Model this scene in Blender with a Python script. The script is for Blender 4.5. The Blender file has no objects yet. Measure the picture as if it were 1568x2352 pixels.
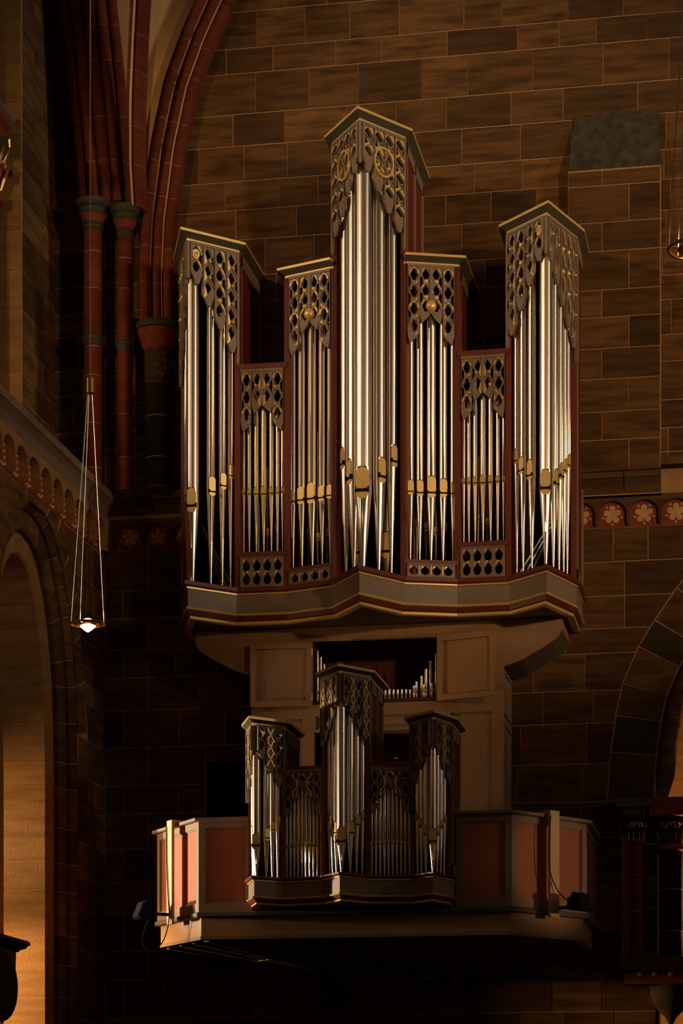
import bpy, math, random
from mathutils import Vector, Matrix
from mathutils.geometry import tessellate_polygon

scene = bpy.context.scene
COL = scene.collection
random.seed(7)

# ------------------------------------------------------------------ camera
F, TH = 5500.0, math.radians(10.47)          # focal length in pixels of the 1568x2352 frame, heading
SN, CS = math.sin(TH), math.cos(TH)
CX, CY, CZ, HOR, PX = 3.557, -21.588, 1.6, 2640.0, 784.0
cam_d = bpy.data.cameras.new('camera')
cam_d.sensor_fit = 'VERTICAL'
cam_d.sensor_height = 36.0
cam_d.sensor_width = 24.0
cam_d.lens = F / 2352 * 36
cam_d.shift_y = (HOR - 1176) / 2352
cam_d.clip_end = 200
cam = bpy.data.objects.new('camera', cam_d)
COL.objects.link(cam)
cam.location = (CX, CY, CZ)
cam.rotation_euler = (math.pi / 2, 0, TH)
scene.camera = cam

# ------------------------------------------------------------------ world, lights, exposure
world = bpy.data.worlds.new('world')
scene.world = world
world.use_nodes = True
world.node_tree.nodes['Background'].inputs[0].default_value = (1.0, 0.62, 0.34, 1)
world.node_tree.nodes['Background'].inputs[1].default_value = 0.037
scene.view_settings.view_transform = 'Standard'
scene.view_settings.look = 'None'
scene.view_settings.exposure = 0.0
scene.view_settings.gamma = 1.0
scene.view_settings.use_curve_mapping = False
scene.cycles.use_denoising = True
scene.cycles.max_bounces = 6
scene.cycles.sample_clamp_indirect = 3.0


def aim(o, target):
    d = Vector(target) - o.location
    o.rotation_euler = d.to_track_quat('-Z', 'Y').to_euler()


def area(name, loc, target, sx, sy, power, color, spread=180):
    l = bpy.data.lights.new(name, 'AREA')
    l.shape = 'RECTANGLE'
    l.size, l.size_y, l.energy, l.color = sx, sy, power, color
    l.spread = math.radians(spread)      # beam narrowed to keep the light off the balcony
    o = bpy.data.objects.new(name, l)
    COL.objects.link(o)
    o.location = loc
    aim(o, target)
    return o


def spot(name, loc, target, power, color, angle, blend, radius=0.12):
    l = bpy.data.lights.new(name, 'SPOT')
    l.energy, l.color, l.spot_size, l.spot_blend, l.shadow_soft_size = power, color, math.radians(angle), blend, radius
    o = bpy.data.objects.new(name, l)
    COL.objects.link(o)
    o.location = loc
    aim(o, target)
    return o


WARM = (1.0, 0.66, 0.36)
AMBER = (1.0, 0.52, 0.20)
DAY = (1.0, 0.88, 0.70)
# tall church windows far to the left and right of the camera
area('window_light_left', (-19.5, -9.8, 12.5), (0, -1.5, 11.2), 1.2, 7, 42, DAY, 33)
area('window_light_right', (20, -9.8, 12.5), (0, -1.5, 11.2), 1.2, 7, 40, DAY, 33)
# lamps high on the nave piers, aimed at the main organ
spot('nave_spot_left', (-10.5, -14, 13.5), (0.5, 0, 9.4), 1900, WARM, 22, 0.6, 0.35)
spot('nave_spot_right', (11, -14, 8.0), (0.9, 0, 8.9), 2700, WARM, 25.5, 0.65, 0.35)
# lower lamps: one shining through the left arch onto the balcony corner, two on the arch jamb, one in the right aisle
spot('aisle_spot_left', (-9.5, -1.95, 4.0), (-1.0, -1.95, 4.30), 4600, (1.0, 0.82, 0.60), 14, 0.35, 0.15)
spot('jamb_spot_low', (-5.2, -1.95, 3.5), (-3.2, -1.27, 2.9), 1500, (1.0, 0.60, 0.27), 44, 0.9, 0.12)
spot('jamb_spot_high', (-5.2, -2.0, 4.2), (-3.2, -1.27, 4.3), 380, (1.0, 0.60, 0.27), 56, 1.0, 0.12)
spot('pier_fill', (-7.0, -6.0, 7.0), (-3.9, -0.98, 8.7), 420, (1.0, 0.62, 0.30), 22, 1.0, 0.12)  # added to brighten the upper pier front, no known lamp
spot('frieze_fill', (6, -12.5, 6.2), (-2.7, -2.1, 7.3), 520, (1.0, 0.60, 0.27), 13, 0.9)  # added to brighten the left wall frieze, no known lamp
spot('aisle_spot_right', (11, -4.5, 3.6), (1.75, -1.4, 4.0), 700, WARM, 7, 0.5)


# ------------------------------------------------------------------ pixel helpers (pixel + a plane gives a point)
def onY(px, py, Y=0.0):
    k = (px - PX) / F
    dy = Y - CY
    dx = dy * (k * CS - SN) / (CS + k * SN)
    d = -dx * SN + dy * CS
    return CX + dx, CZ + (HOR - py) * d / F


def onX(px, py, X):
    k = (px - PX) / F
    dx = X - CX
    dy = dx * (CS + k * SN) / (k * CS - SN)
    d = -dx * SN + dy * CS
    return CY + dy, CZ + (HOR - py) * d / F


def zat(x, y, py):
    d = -(x - CX) * SN + (y - CY) * CS
    return CZ + (HOR - py) * d / F


def pxof(x, y):
    dx, dy = x - CX, y - CY
    return PX + F * (dx * CS + dy * SN) / (-dx * SN + dy * CS)


def on_line(a, b, px):
    lo, hi = 0.0, 1.0
    fa = pxof(*a) - px
    for _ in range(40):
        m = (lo + hi) / 2
        f = pxof(a[0] + (b[0] - a[0]) * m, a[1] + (b[1] - a[1]) * m) - px
        if f * fa > 0:
            lo = m
        else:
            hi = m
    return a[0] + (b[0] - a[0]) * lo, a[1] + (b[1] - a[1]) * lo


# ------------------------------------------------------------------ materials
def new_mat(name):
    m = bpy.data.materials.new(name)
    m.use_nodes = True
    nt = m.node_tree
    return m, nt, nt.nodes['Principled BSDF']


def plain(name, col, rough=0.6, metal=0.0, noise=0.12, scale=18.0, bump=0.0, spec=0.5):
    m, nt, b = new_mat(name)
    tc = nt.nodes.new('ShaderNodeTexCoord')
    n = nt.nodes.new('ShaderNodeTexNoise')
    n.inputs['Scale'].default_value = scale
    n.inputs['Detail'].default_value = 5
    nt.links.new(tc.outputs['Object'], n.inputs['Vector'])
    r = nt.nodes.new('ShaderNodeValToRGB')
    c = Vector([a * k for a, k in zip(col, K)])
    r.color_ramp.elements[0].position = 0.3
    r.color_ramp.elements[1].position = 0.7
    r.color_ramp.elements[0].color = (*(c * (1 - noise)), 1)
    r.color_ramp.elements[1].color = (*(c * (1 + noise)), 1)
    nt.links.new(n.outputs['Fac'], r.inputs['Fac'])
    nt.links.new(r.outputs['Color'], b.inputs['Base Color'])
    b.inputs['Roughness'].default_value = rough
    b.inputs['Metallic'].default_value = metal
    b.inputs['Specular IOR Level'].default_value = spec
    if bump:
        bp = nt.nodes.new('ShaderNodeBump')
        bp.inputs['Strength'].default_value = bump
        bp.inputs['Distance'].default_value = 0.01
        nt.links.new(n.outputs['Fac'], bp.inputs['Height'])
        nt.links.new(bp.outputs['Normal'], b.inputs['Normal'])
    return m


def stone(name, c1, c2, dark, streak=1.0):
    """sandstone: each block its own tone, horizontal dark weathering bands"""
    c1, c2, dark = [tuple(a * k for a, k in zip(q, K)) for q in (c1, c2, dark)]
    m, nt, b = new_mat(name)
    N, L = nt.nodes.new, nt.links.new
    tc, oi = N('ShaderNodeTexCoord'), N('ShaderNodeObjectInfo')
    mp = N('ShaderNodeMapping')
    mp.inputs['Scale'].default_value = (2.2, 2.2, 16.0)
    L(tc.outputs['Object'], mp.inputs['Vector'])
    n1 = N('ShaderNodeTexNoise')
    n1.noise_dimensions = '4D'
    n1.inputs['Scale'].default_value = 1.0
    n1.inputs['Detail'].default_value = 4
    L(mp.outputs['Vector'], n1.inputs['Vector'])
    mu = N('ShaderNodeMath')
    mu.operation = 'MULTIPLY'
    mu.inputs[1].default_value = 40
    L(oi.outputs['Random'], mu.inputs[0])
    L(mu.outputs[0], n1.inputs['W'])
    r0 = N('ShaderNodeValToRGB')
    r0.color_ramp.elements[0].color = (*c1, 1)
    r0.color_ramp.elements[1].color = (*c2, 1)
    L(oi.outputs['Random'], r0.inputs['Fac'])
    r1 = N('ShaderNodeValToRGB')
    r1.color_ramp.elements[0].position = 0.30
    r1.color_ramp.elements[1].position = 0.60
    r1.color_ramp.elements[0].color = (streak, streak, streak, 1)
    r1.color_ramp.elements[1].color = (0, 0, 0, 1)
    L(n1.outputs['Fac'], r1.inputs['Fac'])
    mx = N('ShaderNodeMix')
    mx.data_type = 'RGBA'
    L(r1.outputs['Color'], mx.inputs['Factor'])
    L(r0.outputs['Color'], mx.inputs['A'])
    mx.inputs['B'].default_value = (*dark, 1)
    n2 = N('ShaderNodeTexNoise')
    n2.inputs['Scale'].default_value = 55
    n2.inputs['Detail'].default_value = 4
    L(tc.outputs['Object'], n2.inputs['Vector'])
    m2 = N('ShaderNodeMix')
    m2.data_type = 'RGBA'
    m2.blend_type = 'MULTIPLY'
    m2.inputs['Factor'].default_value = 0.5
    L(mx.outputs['Result'], m2.inputs['A'])
    L(n2.outputs['Color'], m2.inputs['B'])
    hs = N('ShaderNodeHueSaturation')
    hs.inputs['Saturation'].default_value = 1.0
    hs.inputs['Value'].default_value = 1.3
    L(m2.outputs['Result'], hs.inputs['Color'])
    L(hs.outputs['Color'], b.inputs['Base Color'])
    b.inputs['Roughness'].default_value = 0.9
    b.inputs['Specular IOR Level'].default_value = 0.2
    bp = N('ShaderNodeBump')
    bp.inputs['Strength'].default_value = 0.35
    bp.inputs['Distance'].default_value = 0.006
    L(n2.outputs['Fac'], bp.inputs['Height'])
    L(bp.outputs['Normal'], b.inputs['Normal'])
    return m


def metal(name, col, rough, aniso_noise=0.06, amount=1.0):
    m, nt, b = new_mat(name)
    N, L = nt.nodes.new, nt.links.new
    tc = N('ShaderNodeTexCoord')
    mp = N('ShaderNodeMapping')
    mp.inputs['Scale'].default_value = (9, 9, 2.5)
    L(tc.outputs['Object'], mp.inputs['Vector'])
    n = N('ShaderNodeTexNoise')
    n.inputs['Scale'].default_value = 3
    n.inputs['Detail'].default_value = 5
    L(mp.outputs['Vector'], n.inputs['Vector'])
    mr = N('ShaderNodeMapRange')
    mr.inputs['To Min'].default_value = rough - aniso_noise
    mr.inputs['To Max'].default_value = rough + aniso_noise
    L(n.outputs['Fac'], mr.inputs['Value'])
    L(mr.outputs['Result'], b.inputs['Roughness'])
    b.inputs['Base Color'].default_value = (*col, 1)
    b.inputs['Metallic'].default_value = amount
    return m


def emit(name, col, strength):
    m, nt, b = new_mat(name)
    b.inputs['Base Color'].default_value = (*col, 1)
    b.inputs['Emission Color'].default_value = (*col, 1)
    b.inputs['Emission Strength'].default_value = strength
    return m


K = (1.0, 0.80, 0.56)     # warm pigment shift shared by stone, mortar and paint
MAT = dict(
    stone=stone('sandstone', (0.085, 0.052, 0.024), (0.225, 0.130, 0.056), (0.042, 0.025, 0.012), 0.85),
    stone_lit=stone('lit_sandstone', (0.30, 0.20, 0.10), (0.40, 0.26, 0.12), (0.17, 0.10, 0.05), 0.6),  # lighter sandstone copy, lamp light put into the colour
    mortar=plain('mortar', (0.44, 0.28, 0.15), 0.95, noise=0.15, scale=30),
    dark_plaster=plain('dark_render', (0.055, 0.048, 0.038), 0.95, noise=0.5, scale=12, bump=0.5),
    red_stone=stone('red_sandstone', (0.155, 0.040, 0.022), (0.215, 0.056, 0.028), (0.08, 0.021, 0.012), 0.6),
    dark_stone=stone('dark_stone', (0.05, 0.042, 0.026), (0.075, 0.06, 0.037), (0.03, 0.025, 0.016), 0.5),
    black_stone=stone('black_stone', (0.018, 0.017, 0.013), (0.03, 0.027, 0.02), (0.012, 0.011, 0.008), 0.5),
    grey_stone=stone('grey_violet_stone', (0.22, 0.17, 0.15), (0.27, 0.21, 0.18), (0.12, 0.09, 0.08), 0.6),
    brown_stone=stone('dark_brown_stone', (0.11, 0.075, 0.042), (0.14, 0.095, 0.055), (0.06, 0.04, 0.022), 0.6),
    green_paint=plain('green_painted_stone', (0.05, 0.055, 0.042), 0.7, noise=0.25),
    red_paint=plain('red_painted_stone', (0.24, 0.05, 0.022), 0.8, noise=0.25),
    cream=plain('cream_fillet', (0.70, 0.48, 0.28), 0.9, noise=0.1),
    web=plain('vault_plaster', (0.92, 0.70, 0.44), 0.95, noise=0.08, scale=6),
    rosette=plain('painted_rosette', (0.62, 0.42, 0.22), 0.9, noise=0.15),
    taupe=plain('taupe_painted_wood', (0.27, 0.222, 0.19), 0.55, noise=0.06),
    beige=plain('beige_painted_wood', (0.42, 0.285, 0.18), 0.6, noise=0.06, scale=8),
    cove=plain('grey_green_cove', (0.115, 0.12, 0.10), 0.65, noise=0.2, scale=60),
    frieze=plain('grey_frieze_paint', (0.29, 0.255, 0.235), 0.55, noise=0.08, scale=40),
    red=plain('oxblood_painted_wood', (0.165, 0.034, 0.021), 0.5, noise=0.12),
    salmon=plain('salmon_panel', (0.40, 0.150, 0.095), 0.65, noise=0.06, scale=10),
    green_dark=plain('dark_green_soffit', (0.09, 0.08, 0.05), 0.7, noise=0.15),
    interior=plain('shaded_interior', (0.035, 0.016, 0.010), 0.9, noise=0.3),  # near-black colour stands in for shade inside niche and cases
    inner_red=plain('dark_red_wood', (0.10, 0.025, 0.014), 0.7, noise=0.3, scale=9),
    black=plain('black_plastic', (0.008, 0.008, 0.008), 0.7, noise=0.2, spec=0.12),
    pale_board=plain('pale_painted_board', (0.72, 0.58, 0.42), 0.6, noise=0.04),
    gold=metal('gilding', (1.0, 0.66, 0.21), 0.30, 0.06, 0.30),
    gold_lip=metal('gilded_mouth', (1.0, 0.68, 0.22), 0.34, 0.04, 0.30),
    tin=metal('polished_tin', (0.93, 0.80, 0.67), 0.26, 0.004),
    lead=metal('dull_pipe_metal', (0.40, 0.33, 0.27), 0.38, 0.06),
    brass=metal('brass', (0.90, 0.52, 0.20), 0.25, 0.05),
    steel=metal('steel_rod', (0.85, 0.70, 0.55), 0.25, 0.05),
    glow=emit('lamp_glass', (1.0, 0.66, 0.34), 45.0),
)


# ------------------------------------------------------------------ mesh builder
class MB:
    def __init__(s):
        s.v, s.f = [], []

    def add(s, vs, fs):
        o = len(s.v)
        s.v += [tuple(p) for p in vs]
        s.f += [tuple(i + o for i in f) for f in fs]
        return s

    def box(s, x0, x1, y0, y1, z0, z1):
        vs = [(x, y, z) for z in (z0, z1) for y in (y0, y1) for x in (x0, x1)]
        return s.add(vs, [(0, 2, 3, 1), (4, 5, 7, 6), (0, 1, 5, 4), (2, 6, 7, 3), (0, 4, 6, 2), (1, 3, 7, 5)])

    def fbox(s, fr, u0, u1, v0, v1, n0, n1):
        """box in a frame (origin, u, v, n)"""
        O, U, V, N = fr
        vs = [O + U * u + V * v + N * n for n in (n0, n1) for v in (v0, v1) for u in (u0, u1)]
        return s.add(vs, [(0, 2, 3, 1), (4, 5, 7, 6), (0, 1, 5, 4), (2, 6, 7, 3), (0, 4, 6, 2), (1, 3, 7, 5)])

    def block(s, fr, poly, n0, n1, ch=0.004):
        """convex polygon slab with chamfered front edge"""
        O, U, V, N = fr
        cu = sum(p[0] for p in poly) / len(poly)
        cv = sum(p[1] for p in poly) / len(poly)

        def shrink(p):
            du, dv = p[0] - cu, p[1] - cv
            return (p[0] - math.copysign(min(ch, abs(du)), du), p[1] - math.copysign(min(ch, abs(dv)), dv))
        k = len(poly)
        vs = [O + U * p[0] + V * p[1] + N * n0 for p in poly]
        vs += [O + U * p[0] + V * p[1] + N * (n1 - ch) for p in poly]
        vs += [O + U * q[0] + V * q[1] + N * n1 for q in map(shrink, poly)]
        fs = [tuple(range(2 * k, 3 * k))]
        for a in (0, k):
            fs += [(a + i, a + (i + 1) % k, a + k + (i + 1) % k, a + k + i) for i in range(k)]
        return s.add(vs, fs)

    def prism(s, poly, z0, z1):
        k = len(poly)
        vs = [(p[0], p[1], z0) for p in poly] + [(p[0], p[1], z1) for p in poly]
        t = tessellate_polygon([[Vector((p[0], p[1], 0)) for p in poly]])
        fs = [tuple(a) for a in t] + [tuple(i + k for i in a) for a in t]
        fs += [(i, (i + 1) % k, (i + 1) % k + k, i + k) for i in range(k)]
        return s.add(vs, fs)

    def plate(s, fr, outer, holes, n0, n1):
        """polygon with holes, extruded from n0 to n1 along the frame normal"""
        O, U, V, N = fr
        loops = [outer] + list(holes)
        tess = tessellate_polygon([[Vector((p[0], p[1], 0)) for p in l] for l in loops])
        pts = [p for l in loops for p in l]
        k = len(pts)
        vs = [O + U * p[0] + V * p[1] + N * n0 for p in pts] + [O + U * p[0] + V * p[1] + N * n1 for p in pts]
        fs = [tuple(t) for t in tess] + [tuple(i + k for i in t) for t in tess]
        o = 0
        for l in loops:
            q = len(l)
            fs += [(o + i, o + (i + 1) % q, o + (i + 1) % q + k, o + i + k) for i in range(q)]
            o += q
        return s.add(vs, fs)

    def lathe(s, c, prof, seg=24, a0=0.0, a1=2 * math.pi):
        full = abs(a1 - a0 - 2 * math.pi) < 1e-6
        m = seg if full else seg + 1
        vs = []
        for r, z in prof:
            for i in range(m):
                a = a0 + (a1 - a0) * i / seg
                vs.append((c[0] + r * math.cos(a), c[1] + r * math.sin(a), c[2] + z))
        fs = []
        for j in range(len(prof) - 1):
            for i in range(seg):
                i2 = (i + 1) % m
                fs.append((j * m + i, j * m + i2, (j + 1) * m + i2, (j + 1) * m + i))
        if full:
            fs += [tuple(reversed(range(m))), tuple(range((len(prof) - 1) * m, len(prof) * m))]
        return s.add(vs, fs)

    def tube(s, pts, r, seg=8):
        pts = [Vector(p) for p in pts]
        rs = r if isinstance(r, (list, tuple)) else [r] * len(pts)
        vs, prev = [], None
        for i, p in enumerate(pts):
            t = (pts[min(i + 1, len(pts) - 1)] - pts[max(i - 1, 0)]).normalized()
            a = Vector((0, 0, 1)) if abs(t.z) < 0.9 else Vector((0, 1, 0))
            if prev is not None:
                a = prev
            n = (a - t * a.dot(t)).normalized()
            prev = n
            b = t.cross(n)
            for k in range(seg):
                w = 2 * math.pi * k / seg
                vs.append(p + (n * math.cos(w) + b * math.sin(w)) * rs[i])
        fs = []
        for j in range(len(pts) - 1):
            for i in range(seg):
                fs.append((j * seg + i, j * seg + (i + 1) % seg, (j + 1) * seg + (i + 1) % seg, (j + 1) * seg + i))
        fs += [tuple(reversed(range(seg))), tuple(range((len(pts) - 1) * seg, len(pts) * seg))]
        return s.add(vs, fs)

    def sweep(s, path, axes, prof, closed=True):
        """profile [(a, c)] swept along path; axes[i] = (A, C)"""
        k = len(prof)
        vs = [Vector(p) + A * a + C * c for p, (A, C) in zip(path, axes) for a, c in prof]
        fs = []
        kk = k if closed else k - 1
        for j in range(len(path) - 1):
            for i in range(kk):
                fs.append((j * k + i, j * k + (i + 1) % k, (j + 1) * k + (i + 1) % k, (j + 1) * k + i))
        if closed:
            t = tessellate_polygon([[Vector((a, c, 0)) for a, c in prof]])
            e = (len(path) - 1) * k
            fs += [tuple(q) for q in t] + [tuple(i + e for i in q) for q in t]
        return s.add(vs, fs)

    def dome(s, fr, u, v, n, r, h=None, seg=10, rings=4):
        """half ball on a frame plane"""
        O, U, V, N = fr
        h = r if h is None else h
        vs = []
        for j in range(rings):
            a = math.pi / 2 * j / rings
            for i in range(seg):
                w = 2 * math.pi * i / seg
                vs.append(O + U * (u + r * math.cos(a) * math.cos(w)) + V * (v + r * math.cos(a) * math.sin(w)) + N * (n + h * math.sin(a)))
        vs.append(O + U * u + V * v + N * (n + h))
        fs = []
        for j in range(rings - 1):
            for i in range(seg):
                fs.append((j * seg + i, j * seg + (i + 1) % seg, (j + 1) * seg + (i + 1) % seg, (j + 1) * seg + i))
        t = (rings - 1) * seg
        fs += [(t + i, t + (i + 1) % seg, rings * seg) for i in range(seg)]
        return s.add(vs, fs)

    def build(s, name, mat, parent=None, smooth=False):
        me = bpy.data.meshes.new(name)
        me.from_pydata(s.v, [], s.f)
        me.validate()
        import bmesh
        bm = bmesh.new()
        bm.from_mesh(me)
        bmesh.ops.recalc_face_normals(bm, faces=bm.faces)
        bm.to_mesh(me)
        bm.free()
        if smooth:
            me.shade_smooth()
            try:
                me.set_sharp_from_angle(angle=math.radians(38))
            except Exception:
                pass
        me.materials.append(MAT[mat])
        o = bpy.data.objects.new(name, me)
        COL.objects.link(o)
        if parent is not None:
            o.parent = parent
            off = parent.location if parent.type == 'EMPTY' else Vector((0, 0, 0))
            o.matrix_parent_inverse = Matrix.Translation(-off)
        return o


def thing(name, label, cat, loc=(0, 0, 0), group=None, kind=None):
    o = bpy.data.objects.new(name, None)
    o.empty_display_size = 0.1
    COL.objects.link(o)
    o.location = loc
    return tag(o, label, cat, group, kind)


def tag(o, label, cat=None, group=None, kind=None):
    o['label'] = label
    if cat:
        o['category'] = cat
    if group:
        o['group'] = group
    if kind:
        o['kind'] = kind
    return o


def frame(ax, ay, bx, by, z=0.0):
    """vertical frame on the plan line a->b (left to right seen from the nave)"""
    U = Vector((bx - ax, by - ay, 0)).normalized()
    return (Vector((ax, ay, z)), U, Vector((0, 0, 1)), Vector((U.y, -U.x, 0))), math.hypot(bx - ax, by - ay)


def offset_line(pts, d):
    """mitred offset of an open plan polyline, positive = outwards (to the nave)"""
    out = []
    ns = []
    for i in range(len(pts) - 1):
        u = Vector((pts[i + 1][0] - pts[i][0], pts[i + 1][1] - pts[i][1])).normalized()
        ns.append(Vector((u.y, -u.x)))
    for i, p in enumerate(pts):
        if i == 0:
            m = ns[0]
        elif i == len(pts) - 1:
            m = ns[-1]
        else:
            m = (ns[i - 1] + ns[i])
            m = m / max(0.25, m.dot(ns[i]))
        out.append((p[0] + m.x * d, p[1] + m.y * d))
    return out


def band(mb, pts, section):
    """closed section [(offset, z)] swept along a plan polyline with mitres"""
    k = len(section)
    lines = [offset_line(pts, o) for o, z in section]
    vs = [(lines[j][i][0], lines[j][i][1], section[j][1]) for i in range(len(pts)) for j in range(k)]
    fs = []
    for i in range(len(pts) - 1):
        for j in range(k):
            fs.append((i * k + j, i * k + (j + 1) % k, (i + 1) * k + (j + 1) % k, (i + 1) * k + j))
    fs += [tuple(range(k)), tuple(range((len(pts) - 1) * k, len(pts) * k))]
    return mb.add(vs, fs)


def mirror_line(half):
    """half runs from the centre outwards on +X; returns the full line from left to right"""
    left = [(-x, y) for x, y in reversed(half)]
    return left + ([p for p in half[1:]] if half[0][0] == 0 else half)


def interp(tab, t):
    for (a, b), (c, d) in zip(tab, tab[1:]):
        if t <= c:
            return b + (d - b) * (t - a) / (c - a)
    (a, b), (c, d) = tab[-2:]
    return b + (d - b) * (t - a) / (c - a)


WALLF = (Vector((0, 0, 0)), Vector((1, 0, 0)), Vector((0, 0, 1)), Vector((0, -1, 0)))     # back wall plane Y=0
LX = -2.68
LEFTF = (Vector((LX, 0, 0)), Vector((0, -1, 0)), Vector((0, 0, 1)), Vector((1, 0, 0)))    # left wall, u = -Y


def brick(parent, fr, poly, mat='stone', proud=0.006, name='brick'):
    jit = random.uniform(-0.0015, 0.0025)
    return MB().block(fr, poly, -0.02, proud + jit, 0.003).build(name, mat, parent)


J = 0.005    # half a mortar joint


def course_bricks(parent, fr, u0, u1, v0, v1, joints=None, mean=0.46, left=None, right=None, mat='stone', skip=None):
    """one course between u0 and u1; left(v)/right(v) clip it to a curved border"""
    if joints is None:
        joints = []
        u = u0 + random.uniform(0.35, 1.0) * mean
        while u < u1 - 0.16:
            joints.append(u)
            u += random.uniform(0.62, 1.35) * mean
    us = [u0] + [j for j in joints if u0 + 0.05 < j < u1 - 0.05] + [u1]
    for a, b in zip(us, us[1:]):
        a2, b2, c2, d2 = a + J, b - J, v0 + J, v1 - J
        if skip and skip((a2 + b2) / 2, (c2 + d2) / 2):
            continue
        if left is None and right is None:
            poly = [(a2, c2), (b2, c2), (b2, d2), (a2, d2)]
        else:
            vs = [c2 + (d2 - c2) * i / 4 for i in range(5)]
            R = [(min(b2, right(v) - 2 * J) if right else b2, v) for v in vs]
            Lp = [(max(a2, left(v) + 2 * J) if left else a2, v) for v in vs]
            if min(r[0] - l[0] for r, l in zip(R, Lp)) < 0.015:
                keep = [(l, r) for l, r in zip(Lp, R) if r[0] - l[0] > 0.02]
                if len(keep) < 2:
                    continue
                Lp, R = [k[0] for k in keep], [k[1] for k in keep]
            poly = R + Lp[::-1]
        brick(parent, fr, poly, mat)


# ================================================================== SETTING
floor = MB().box(-9, 14, -30, 6, -0.2, 0).build('floor', 'dark_stone')
tag(floor, 'dark stone church floor', None, None, 'structure')

# ---- back wall, lower zone (Z 2.3 .. 7.2)
EXT = [(0, 1.998), (4.73, 1.998), (5.17, 2.03), (5.5, 2.075), (5.78, 2.134), (6.107, 2.278), (6.339, 2.421), (6.593, 2.595), (6.9, 2.84), (7.1, 3.02)]
ext = lambda z: interp(EXT, z)
arch_pts = []
for z in (4.73, 5.0, 5.2, 5.4, 5.6, 5.78, 5.95, 6.107, 6.23, 6.339, 6.47, 6.593, 6.75, 6.9, 7.0):
    t = Vector((ext(z + 0.02) - ext(z - 0.02), 0.04)).normalized()
    arch_pts.append((Vector((ext(z), z)), Vector((t.y, -t.x))))       # extrados point, normal into the opening
INT = [p + n * 0.405 for p, n in arch_pts]
wall = thing('wall_back', 'brown sandstone block back wall behind the organ', None, (0, 0.3, 0), None, 'structure')
hole_niche = [(-1.708, 4.60), (-1.266, 4.60), (-1.266, 5.195), (-1.708, 5.195)]
outer = [(-4.2, 2.0), (2.43, 2.0), (2.43, 4.73)] + [(p.x, p.y) for p in INT if p.y > 4.75] + [(3.9, 7.0), (3.9, 7.3), (-4.2, 7.3)]
MB().plate(WALLF, outer, [hole_niche], -0.6, 0.0).build('mortar_bed', 'mortar', wall)
MB().box(-1.74, -1.23, 0.55, 0.58, 4.5, 5.3).build('niche_back', 'interior', wall)
ln_ = MB()  # dark sheets on the reveal paint the shade inside the niche
for q in ((-1.709, -1.700, 4.6, 5.195), (-1.274, -1.265, 4.6, 5.195), (-1.709, -1.265, 4.6, 4.609), (-1.709, -1.265, 5.187, 5.196)):
    ln_.box(q[0], q[1], 0.004, 0.56, q[2], q[3])
ln_.build('niche_shade', 'interior', wall)
ZL = [2.45, 2.819, 3.177, 3.445, 3.799, 4.075, 4.404, 4.726, 4.986, 5.343, 5.689, 5.994, 6.254, 6.546, 6.803, 7.18]
ZR = [2.45, 2.84, 3.186, 3.581, 3.968, 4.407, 4.728, 5.073, 5.435, 5.726, 6.059, 6.282, 6.572, 6.878, 7.184]
in_niche = lambda u, v: -1.72 < u < -1.25 and 4.6 < v < 5.2
for i, (a, b) in enumerate(zip(ZL, ZL[1:])):
    js = [-2.68 + (0.18 if i % 2 else 0.42)]
    while js[-1] < -0.6:
        js.append(js[-1] + random.uniform(0.38, 0.56))
    if 4.6 < a < 5.19 or 4.6 < b < 5.19:
        course_bricks(wall, WALLF, -2.675, -1.712, a, b, [j for j in js if j < -1.9])
        course_bricks(wall, WALLF, -1.262, -0.2, a, b, [j for j in js if j > -1.1])
    else:
        course_bricks(wall, WALLF, -2.675, -0.2, a, b, js)
brick(wall, WALLF, [(-1.705, 5.20), (-1.268, 5.20), (-1.268, 5.338), (-1.705, 5.338)])
brick(wall, WALLF, [(-1.705, 4.41), (-1.268, 4.41), (-1.268, 4.595), (-1.705, 4.595)])
RJ = {0: [1.2, 1.62, 2.06], 1: [1.05, 1.5, 1.95], 2: [0.8, 1.28, 1.72], 8: [1.42, 1.87], 9: [1.33, 1.8], 10: [1.62], 11: [1.53, 2.15],
      12: [1.7, 2.15], 13: [1.62, 2.05, 2.36]}
for i, (a, b) in enumerate(zip(ZR, ZR[1:])):
    lim = 2.12 if 3.08 < a < 4.4 else 2.43
    course_bricks(wall, WALLF, -0.2, min(3.3, lim) if a < 4.7 else 3.3, a, b, [0.2, 0.66] + RJ[i] if i in RJ else None,
                  right=(ext if a > 4.7 else None))

# ---- back wall, upper zone
upper = thing('wall_upper', 'brown sandstone block wall rising above the string course', None, (0, 0.3, 7.7), None, 'structure')
MB().box(-4.2, 3.9, 0, 0.6, 7.3, 13.4).build('mortar_bed', 'mortar', upper)
ZU = [7.70, 7.839, 8.053, 8.304, 8.65, 8.887, 9.201, 9.42, 9.671, 10.003, 10.279, 10.545, 10.87, 11.165, 11.54, 11.77, 12.11, 12.4, 12.7]
PXJ = {15: [590, 701, 803, 917, 1065, 1152, 1304, 1431, 1555], 14: [520, 627, 770, 876, 1027, 1188, 1284, 1369, 1484],
       13: [587, 709, 823, 968, 1074, 1223, 1385, 1536], 12: [535, 654, 797, 910, 1025, 1173, 1293, 1464],
       11: [456, 560, 660, 760, 860, 955, 1060, 1195, 1310, 1430, 1530], 10: [518, 640, 730, 850, 974, 1090, 1200, 1300, 1420, 1525],
       9: [541, 680, 790, 900, 1024, 1128, 1232, 1350, 1450, 1540], 8: [450, 608, 720, 840, 950, 1062, 1190, 1300, 1420, 1530],
       16: [654, 751, 864, 980, 1090, 1200, 1330, 1450, 1550]}
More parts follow.
